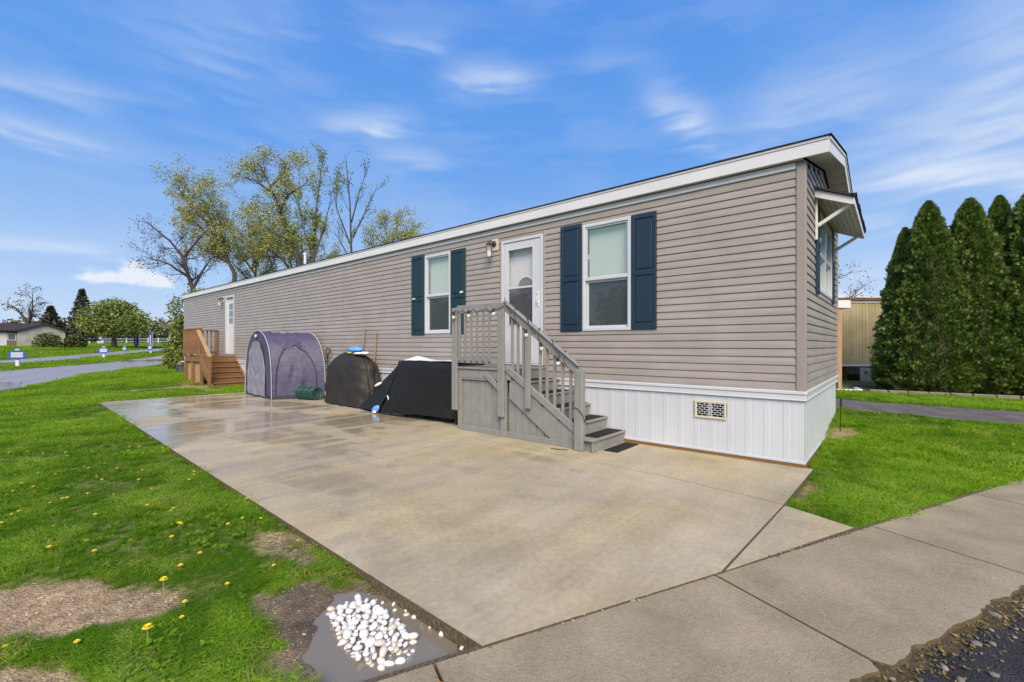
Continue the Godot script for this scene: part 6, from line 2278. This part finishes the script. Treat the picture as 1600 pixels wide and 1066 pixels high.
	for k in 9:
		var a := TAU * k / 9.0
		tr.tube(PackedVector3Array([Vector3(0, 1.3 + 0.12 * k, 0), Vector3(cos(a) * 1.2, 2.4 + 0.16 * k, sin(a) * 1.2), Vector3(cos(a) * 2.4, 3.0 + 0.2 * k, sin(a) * 2.4)]), PackedFloat32Array([0.11, 0.07, 0.02]), 5)
	obj("trunk", tr, mats.bark, t)
	var lf := MB.new()
	lf.colored = true
	for b in [[Vector3(0, 3.6, 0), Vector3(3.5, 2.2, 3.3), 3600], [Vector3(-1.6, 2.9, 1.2), Vector3(2.0, 1.3, 2.0), 1200], [Vector3(2.0, 3.0, -1.5), Vector3(2.0, 1.4, 1.9), 1200], [Vector3(0.2, 5.0, 0), Vector3(1.9, 1.0, 1.9), 900]]:
		blob_crown(lf, b[0], b[1], b[2], 0.3, Vector3(0.08, 0.13, 0.02), Vector3(0.25, 0.30, 0.06), rr, f, 0.35)
	obj("crown", lf, mats.leaf, t)
	# dark conifers
	for q in [[Vector3(-108.9, 1.6, -5.6), 9.8, 2.9, "tall dark conifer rising behind the round green tree"], [Vector3(-110.0, 1.6, -1.8), 6.6, 2.6, "lower dark conifer beside the far house roof"]]:
		var c := thing("conifer", q[3], "tree", q[0], "dark conifers behind the far house")
		var cw := MB.new()
		cw.tube(PackedVector3Array([Vector3(0, -0.1, 0), Vector3(0, q[1] * 0.95, 0)]), PackedFloat32Array([0.25, 0.03]), 6)
		obj("trunk", cw, mats.bark_dark, c)
		var cl := MB.new()
		cl.colored = true
		for k in 2600:
			var u := pow(rr.randf(), 1.2)
			var a := rr.randf() * TAU
			var tier := 0.72 + 0.38 * absf(fmod(u * 11.0 + 0.3 * sin(a * 3.0), 1.0))
			var r: float = q[2] * pow(1.0 - u, 0.85) * tier * sqrt(rr.randf())
			leafy(cl, Vector3(cos(a) * r, 0.7 + u * (q[1] - 0.7), sin(a) * r), Vector3(cos(a), -0.3, sin(a)), rr.randf_range(0.3, 0.55), Vector3(0.028, 0.034, 0.022).lerp(Vector3(0.09, 0.085, 0.06), rr.randf()), rr)
		obj("crown", cl, mats.leaf, c)
	var far_bare := {"bend": 0.3, "lift": 0.03, "depth": 3, "kids": [0, 4, 3], "spread": 1.1, "per_m": 1.4, "low": 2.0, "len": 2.3, "leaves": 2, "chance": 0.35, "fuzz": 0.1, "size": 0.25, "ca": Vector3(0.09, 0.07, 0.05), "cb": Vector3(0.18, 0.16, 0.07), "bark": mats.bark_dark}
	limb_tree("bare_tree", "dark bare-limbed tree between the far house and the conifer", Vector3(-104.0, 1.5, 1.0), [[Vector2(0, 0), Vector2(-0.2, 3.4), Vector2(-1.5, 5.6), Vector2(-3.2, 6.6)], [Vector2(-0.2, 3.4), Vector2(0.8, 5.6), Vector2(1.4, 8.0)], [Vector2(0, 3.0), Vector2(-0.4, 6.0), Vector2(-0.3, 7.6)]], 0.3, far_bare, 71, "far trees on the left")
	limb_tree("bare_tree", "sparse tree behind the far house at the left picture edge", Vector3(-104.0, 1.5, 11.5), [[Vector2(0, 0), Vector2(0.1, 3.2), Vector2(0.5, 6.4)], [Vector2(0.1, 3.0), Vector2(-1.5, 5.6)], [Vector2(0.1, 3.1), Vector2(1.9, 5.0)]], 0.3, far_bare, 73, "far trees on the left")
	# low wood beyond the fence
	var wd := MB.new()
	wd.colored = true
	for i in 26:
		var u := i / 25.0
		var p := Vector3(-128.0, 1.8, 2.0).lerp(Vector3(-142.0, 2.2, -42.0), u) + Vector3(rr.randf_range(-4, 4), 0, 0)
		blob_crown(wd, p + Vector3(0, 1.9, 0), Vector3(3.2, 2.0 + rr.randf() * 1.6 + 2.2 * u, 2.6), 420, 0.75, Vector3(0.06, 0.07, 0.03), Vector3(0.2, 0.2, 0.06), rr, f, 0.2)
	tag(obj("woodland", wd, mats.leaf), "low band of distant scrub and trees behind the white fence", "woodland", "", "stuff")
	# white fence
	var fc := thing("white_fence", "long white rail fence across the far lawn", "fence")
	var fa := Vector3(-116.0, 0, -3.6)
	var fb := Vector3(-129.0, 0, -26.0)
	for i in 12:
		var p := fa.lerp(fb, i / 11.0)
		p.y = height(p.x, p.z)
		var b := MB.new()
		b.span(p + Vector3(-0.12, -0.1, -0.12), p + Vector3(0.12, 1.05, 0.12), 0.02)
		obj("post", b, mats.white_paint, fc)
		if i < 11:
			var q := fa.lerp(fb, (i + 1) / 11.0)
			q.y = height(q.x, q.z)
			for k in [0.3, 0.82]:
				var r := MB.new()
				r.beam(p + Vector3(0, k, 0), q + Vector3(0, k, 0), 0.19, 0.06, (fb - fa).cross(Vector3.UP))
				obj("rail", r, mats.white_paint, fc)
	var cb := thing("white_cabinet", "small white cabinet standing at the white fence", "cabinet", Vector3(-116.5, height(-116.5, -9.2), -9.2))
	cb.rotation_degrees.y = 55
	var cm := MB.new()
	cm.span(Vector3(-0.55, 0, -0.4), Vector3(0.55, 1.15, 0.4), 0.03)
	obj("housing", cm, mats.white_paint, cb)
	var cr := MB.new()
	cr.prism(PackedVector2Array([Vector2(-0.65, 1.15), Vector2(0.65, 1.15), Vector2(0.1, 1.42)]), Vector3(0, 0, 0.45), Vector3.RIGHT, Vector3.UP, 0.9)
	obj("roof", cr, mats.white_paint, cb)

# ---- grass --------------------------------------------------------------------------------------------------------
func tuft(sd: int, blades: int, high: float, spread: float, wide: float) -> ArrayMesh:
	var rr := RandomNumberGenerator.new()
	rr.seed = sd
	var mb := MB.new()
	for i in blades:
		var a := rr.randf() * TAU
		var o := Vector3(rr.randfn(0, spread), 0, rr.randfn(0, spread))
		var lean := rr.randf_range(0.45, 1.5)
		var h := high * rr.randf_range(0.55, 1.15)
		var d := Vector3(cos(a), 0, sin(a))
		var s := Vector3(-sin(a), 0, cos(a)) * wide * rr.randf_range(0.7, 1.2)
		var m := o + Vector3(0, h * 0.6, 0) + d * h * lean * 0.35
		var t := o + Vector3(0, h * (1.0 - 0.33 * lean), 0) + d * h * lean
		var up := (d * 0.35 + Vector3.UP * 0.9).normalized()
		mb.trin(o - s, o + s, m + s * 0.8, up, up, up)
		mb.trin(o - s, m + s * 0.8, m - s * 0.8, up, up, up)
		mb.trin(m - s * 0.8, m + s * 0.8, t, up, up, up)
	return mb.mesh()

func clover(sd: int) -> ArrayMesh:
	var rr := RandomNumberGenerator.new()
	rr.seed = sd
	var mb := MB.new()
	for i in 7:
		var o := Vector3(rr.randfn(0, 0.028), rr.randf_range(0.035, 0.06), rr.randfn(0, 0.028))
		var tilt := Basis.from_euler(Vector3(rr.randf_range(-0.4, 0.4), rr.randf() * TAU, rr.randf_range(-0.4, 0.4)))
		for k in 3:
			var a := TAU * k / 3.0
			var d := tilt * Vector3(cos(a), 0.1, sin(a))
			var s := tilt * Vector3(-sin(a), 0, cos(a))
			var z := rr.randf_range(0.010, 0.016)
			mb.quad(o, o + d * z * 0.7 - s * z * 0.65, o + d * z * 1.35, o + d * z * 0.7 + s * z * 0.65)
	return mb.mesh()

func scatter(called: String, label: String, mesh: Mesh, m: Material, list: Array, cols: PackedColorArray) -> void:
	if list.is_empty():
		return
	var mm := MultiMesh.new()
	mm.transform_format = MultiMesh.TRANSFORM_3D
	mm.use_colors = true
	mm.mesh = mesh
	mm.instance_count = list.size()
	for i in list.size():
		mm.set_instance_transform(i, list[i])
		mm.set_instance_color(i, cols[i])
	var o := MultiMeshInstance3D.new()
	o.name = numbered(called)
	o.multimesh = mm
	o.material_override = m
	add_child(o)
	tag(o, label, "grass", "", "stuff")

func build_turf() -> void:
	var gm := leaf_mat("grass_blade", Color(0.85, 1.0, 0.22))
	gm.roughness = 0.75
	gm.metallic_specular = 0.2
	var kinds := [tuft(1, 22, 0.062, 0.022, 0.0022), tuft(2, 18, 0.075, 0.026, 0.0024), tuft(3, 20, 0.085, 0.085, 0.0075)]
	var lists: Array = [[], [], []]
	var cols: Array = [PackedColorArray(), PackedColorArray(), PackedColorArray()]
	var rr := RandomNumberGenerator.new()
	rr.seed = 1234
	var cam := Vector2(0.825, 6.32)
	var fwd := Vector2(-sin(deg_to_rad(40.25)), -cos(deg_to_rad(40.25)))
	var roadp := PackedVector2Array(road_a)
	for i in range(road_b.size() - 1, -1, -1): roadp.push_back(road_b[i])
	var pathp := PackedVector2Array(path_a)
	for i in range(path_b.size() - 1, -1, -1): pathp.push_back(path_b[i])
	# rings: from, to, tufts per square metre, kind, size
	for ring in [[0.6, 4.0, 1150.0, 0, 1.0], [4.0, 7.5, 640.0, 1, 1.0], [7.5, 14.0, 280.0, 1, 1.25], [14.0, 26.0, 75.0, 2, 1.0], [26.0, 50.0, 20.0, 2, 1.6], [50.0, 110.0, 3.2, 2, 3.0]]:
		var half := deg_to_rad(105.0 if ring[1] < 8.0 else 78.0 if ring[1] < 15.0 else 60.0)
		var area: float = half * (ring[1] * ring[1] - ring[0] * ring[0])
		var n := int(area * ring[2])
		for i in n:
			var d := sqrt(lerpf(ring[0] * ring[0], ring[1] * ring[1], rr.randf()))
			var a := rr.randf_range(-half, half)
			var p := cam + fwd.rotated(a) * d
			# only where lawn can be seen
			if p.y < -4.0 and p.x > -25.0 and p.x < -2.0:
				continue
			if over_slab(p.x, p.y, -0.012) or street_side(p.x, p.y) > SW_A - 0.01:
				continue
			if p.x > -24.83 and p.x < 0.03 and p.y < 0.03 and p.y > -3.95:
				continue
			if p.y < -3.0 and p.x > -12.0 and p.y < lane_near(p.x) - 0.03 and p.y > lane_far(p.x) + 0.03:
				continue
			if p.y < -9.0 and p.x > -1.0 and p.x < 8.0:
				continue
			if d > 18.0 and (Geometry2D.is_point_in_polygon(p, roadp) or Geometry2D.is_point_in_polygon(p, pathp)):
				continue
			var patch := soil_noise.get_noise_2d(p.x * 9.0, p.y * 9.0)
			var fine := soil_noise.get_noise_2d(p.x * 45.0 + 200.0, p.y * 45.0)
			if d < 24.0:
				var bz := bare(p.x, p.y)
				if rr.randf() < bz * 1.08 or puddle_at(p.x, p.y) > 0.42:
					continue
			var k: int = ring[3]
			var s: float = ring[4] * rr.randf_range(0.7, 1.25) * (1.0 + 0.6 * patch + 0.6 * fine)
			if d < 24.0 and bare(p.x + 0.05, p.y) > 0.15:
				s *= 0.6
			var tone := clampf(0.5 + 1.2 * patch + 0.9 * fine + rr.randf_range(-0.3, 0.3), 0.0, 1.0)
			var c := Vector3(0.16, 0.335, 0.018).lerp(Vector3(0.41, 0.60, 0.055), tone)
			if rr.randf() < 0.05 + 0.22 * ss(0.05, 0.4, fine):
				c = Vector3(0.52, 0.54, 0.15)
			lists[k].push_back(Transform3D(Basis(Vector3.UP, rr.randf() * TAU).scaled(Vector3(s, s * (0.85 if d > 4.0 else 1.0), s)), Vector3(p.x, height(p.x, p.y) - 0.004, p.y)))
			cols[k].push_back(Color(c.x, c.y, c.z))
	var labels := ["short green lawn grass close to the puddle and soil patch", "green lawn grass beside the driveway", "green grass of the farther lawns"]
	for k in 3:
		scatter("grass", labels[k], kinds[k], gm, lists[k], cols[k])
	var cl: Array = []
	var cc := PackedColorArray()
	for i in 9000:
		var d := sqrt(rr.randf_range(1.0, 110.0))
		var p := cam + fwd.rotated(rr.randf_range(-0.95, 0.95)) * d
		if not turf_ok(p.x, p.y) or bare(p.x, p.y) > 0.3 or puddle_at(p.x, p.y) > 0.2:
			continue
		if soil_noise.get_noise_2d(p.x * 22.0 + 80.0, p.y * 22.0) < 0.02 + 0.25 * rr.randf():
			continue
		cl.push_back(Transform3D(Basis(Vector3.UP, rr.randf() * TAU).scaled(Vector3.ONE * rr.randf_range(0.45, 0.8)), Vector3(p.x, height(p.x, p.y) + 0.015, p.y)))
		var c := Vector3(0.15, 0.29, 0.02).lerp(Vector3(0.30, 0.45, 0.045), rr.randf())
		cc.push_back(Color(c.x, c.y, c.z))
	scatter("clover", "patches of light green clover in the lawns", clover(5), gm, cl, cc)
	# dandelions
	var stem := MB.new()
	stem.tube(PackedVector3Array([Vector3(0, 0, 0), Vector3(0.006, 0.035, 0.003), Vector3(0.004, 0.066, 0.0)]), PackedFloat32Array([0.0028]), 5)
	var stem_mesh := stem.mesh()
	var bl := MB.new()
	for layer in 3:
		for k in 14:
			var a := TAU * (k + layer * 0.5) / 14.0
			var dd := Vector3(cos(a), 0.12 + layer * 0.45, sin(a)).normalized()
			var sd := Vector3(-sin(a), 0, cos(a)) * 0.0042
			var o := Vector3(0.004, 0.065, 0.0)
			bl.tri(o - sd * 0.4, o + dd * (0.021 - layer * 0.004) - sd, o + dd * (0.021 - layer * 0.004) + sd)
	bl.ball(Vector3(0.004, 0.069, 0.0), Vector3(0.008, 0.005, 0.008))
	var bl_mesh := bl.mesh()
	var ym := mat("dandelion_yellow", lin(0.85, 0.66, 0.04), 0.7)
	ym.cull_mode = BaseMaterial3D.CULL_DISABLED
	var sm := mat("dandelion_stem", lin(0.25, 0.32, 0.12), 0.6)
	var spots: Array = [[Vector2(-2.5, 5.6), 1.02, "tallest dandelion, on a pale stem above the soil patch"], [Vector2(-2.25, 5.56), 0.7, ""], [Vector2(-2.1, 5.61), 0.62, ""], [Vector2(-1.98, 5.78), 1.05, "dandelion on a long stem at the bottom left corner"], [Vector2(-2.32, 5.05), 0.6, "small dandelion at the muddy patch left of the pebbles"]]
	var n := 0
	while n < 125:
		var d := sqrt(rr.randf_range(7.0, 210.0))
		var p := cam + fwd.rotated(rr.randf_range(-0.92, -0.25)) * d
		if not turf_ok(p.x, p.y) or p.y < 4.4 + 0.1 or p.x < -14.5 or bare(p.x, p.y) > 0.2:
			continue
		if soil_noise.get_noise_2d(p.x * 7.0, p.y * 7.0 + 30.0) < -0.06 and rr.randf() < 0.75:
			continue
		spots.push_back([p, rr.randf_range(0.5, 0.85), ""])
		n += 1
	spots.push_back([Vector2(1.45, -3.2), 0.8, "dandelion in the middle of the right lawn"])
	spots.push_back([Vector2(2.0, -2.4), 0.9, "dandelion at the right edge of the right lawn"])
	var proto: Node3D = null
	for s in spots:
		var p: Vector2 = s[0]
		var o: Node3D
		if proto == null:
			o = Node3D.new()
			obj("stem", stem_mesh, sm, o)
			obj("bloom", bl_mesh, ym, o)
			proto = o
		else:
			o = proto.duplicate()
		o.name = numbered("dandelion")
		add_child(o)
		o.transform = Transform3D(Basis(Vector3.UP, rr.randf() * TAU).scaled(Vector3(s[1], s[1] * (1.6 if s[1] > 1.0 else 1.0), s[1])), Vector3(p.x, height(p.x, p.y) - 0.002, p.y))
		var place := "in the middle of the left lawn"
		if p.y - slab_edge(p.x) < 0.7:
			place = "close to the driveway's left edge"
		elif p.distance_to(cam) < 4.2:
			place = "near the bare soil patch at the lower left"
		elif p.distance_to(cam) > 9.0:
			place = "in the far part of the left lawn"
		elif p.y > 7.0:
			place = "at the left picture edge of the lawn"
		tag(o, s[2] if s[2] != "" else "%s yellow dandelion %s" % ["small" if s[1] < 0.68 else "open", place], "dandelion", "dandelions in the lawns")

# ---- across the street: what the windows mirror --------------------------------------------------------------------
func build_across() -> void:
	var h := thing("opposite_home", "pale mobile home across the street, seen only mirrored in the window panes", "mobile home", Vector3(-30.0, -0.05, 26.0))
	h.rotation_degrees.y = 18.0
	var w := MB.new()
	w.span(Vector3(-7.0, 0.0, 0.0), Vector3(9.0, 3.2, 5.0))
	obj("wall", w, mats.far_wall, h)
	var r := MB.new()
	r.prism(PackedVector2Array([Vector2(-0.4, 3.15), Vector2(2.5, 4.5), Vector2(5.4, 3.15), Vector2(5.4, 3.3), Vector2(2.5, 4.65), Vector2(-0.4, 3.3)]), Vector3(-7.4, 0, 0), Vector3(0, 0, 1), Vector3.UP, 16.8)
	obj("roof", r, mats.far_roof, h)
	for x in [-5.5, -2.5, 2.0, 5.5]:
		var f := MB.new()
		frame_box(f, x, x + 1.1, 1.3, 2.7, 0.08, -0.06, 0.02, 0.0)
		var wf := obj("window", f, mats.white_paint, h)
		var g := MB.new()
		g.span(Vector3(x + 0.06, 1.36, -0.03), Vector3(x + 1.04, 2.64, -0.01))
		obj("pane", g, mats.far_glass, wf)
	var rr := RandomNumberGenerator.new()
	rr.seed = 88
	var f2 := FastNoiseLite.new()
	f2.seed = 15
	f2.frequency = 1.0
	for q in [[Vector3(-33.0, 0, 38.0), 8.5, "broad leafy tree across the street behind the pale home, left"], [Vector3(-42.0, 0, 31.0), 8.0, "broad leafy tree across the street beside the pale home"], [Vector3(-20.0, 0, 37.0), 7.0, "broad leafy tree across the street behind the pale home, right"]]:
		var t := thing("leafy_tree", q[2], "tree", q[0], "trees across the street")
		var tr := MB.new()
		tr.tube(PackedVector3Array([Vector3(0, -0.1, 0), Vector3(0, q[1] * 0.7, 0)]), PackedFloat32Array([0.3, 0.1]), 7)
		obj("trunk", tr, mats.bark, t)
		var lf := MB.new()
		lf.colored = true
		for k in 6:
			blob_crown(lf, Vector3(rr.randf_range(-2.2, 2.2), q[1] * rr.randf_range(0.45, 0.85), rr.randf_range(-2.2, 2.2)), Vector3(2.4, 1.7, 2.4), 700, 0.4, Vector3(0.08, 0.13, 0.02), Vector3(0.22, 0.27, 0.05), rr, f2, 0.3)
		obj("crown", lf, mats.leaf, t)

func build_litter() -> void:
	# bits of bark, straw and grit on the bare ground
	var mb := MB.new()
	mb.colored = true
	var rr := RandomNumberGenerator.new()
	rr.seed = 314
	var n := 0
	var tries := 0
	while n < 1500 and tries < 60000:
		tries += 1
		var x := rr.randf_range(-3.6, -0.75)
		var z := rr.randf_range(4.62, 6.3)
		if over_slab(x, z, 0.0) or street_side(x, z) > SW_A - 0.02 or bare(x, z) < 0.3 + 0.5 * rr.randf() or puddle_at(x, z) > 0.5:
			continue
		n += 1
		var y := height(x, z)
		var wet := ell(x, z, -1.5, 4.95, 1.2, 0.5) < 1.0
		if not wet and rr.randf() < 0.55:
			continue
		var k := rr.randf()
		var tone: Vector3 = [Vector3(0.1, 0.08, 0.06), Vector3(0.2, 0.15, 0.09), Vector3(0.32, 0.25, 0.15), Vector3(0.16, 0.14, 0.13)][rr.randi() % 4]
		if not wet:
			tone *= 2.0
		if k < 0.008:
			tone = Vector3(0.5, 0.47, 0.4)
		mb.col = Color(tone.x, tone.y, tone.z)
		if k < 0.45:
			var r := rr.randf_range(0.0025, 0.008)
			mb.ball(Vector3(x, y + r * 0.2, z), Vector3(r * rr.randf_range(0.8, 1.7), r * 0.6, r), Basis(Vector3.UP, rr.randf() * TAU), 5, 3, 0.25, n)
		else:
			var d := Vector3(cos(rr.randf() * TAU), rr.randf_range(-0.1, 0.2), sin(rr.randf() * TAU)).normalized() * rr.randf_range(0.008, 0.035)
			mb.tube(PackedVector3Array([Vector3(x, y + 0.003, z), Vector3(x, y + 0.003, z) + d]), PackedFloat32Array([rr.randf_range(0.0008, 0.002)]), 3, false)
	tag(obj("soil_litter", mb, mats.rubble), "bits of straw, bark and grit on the bare soil by the puddle", "litter", "", "stuff")
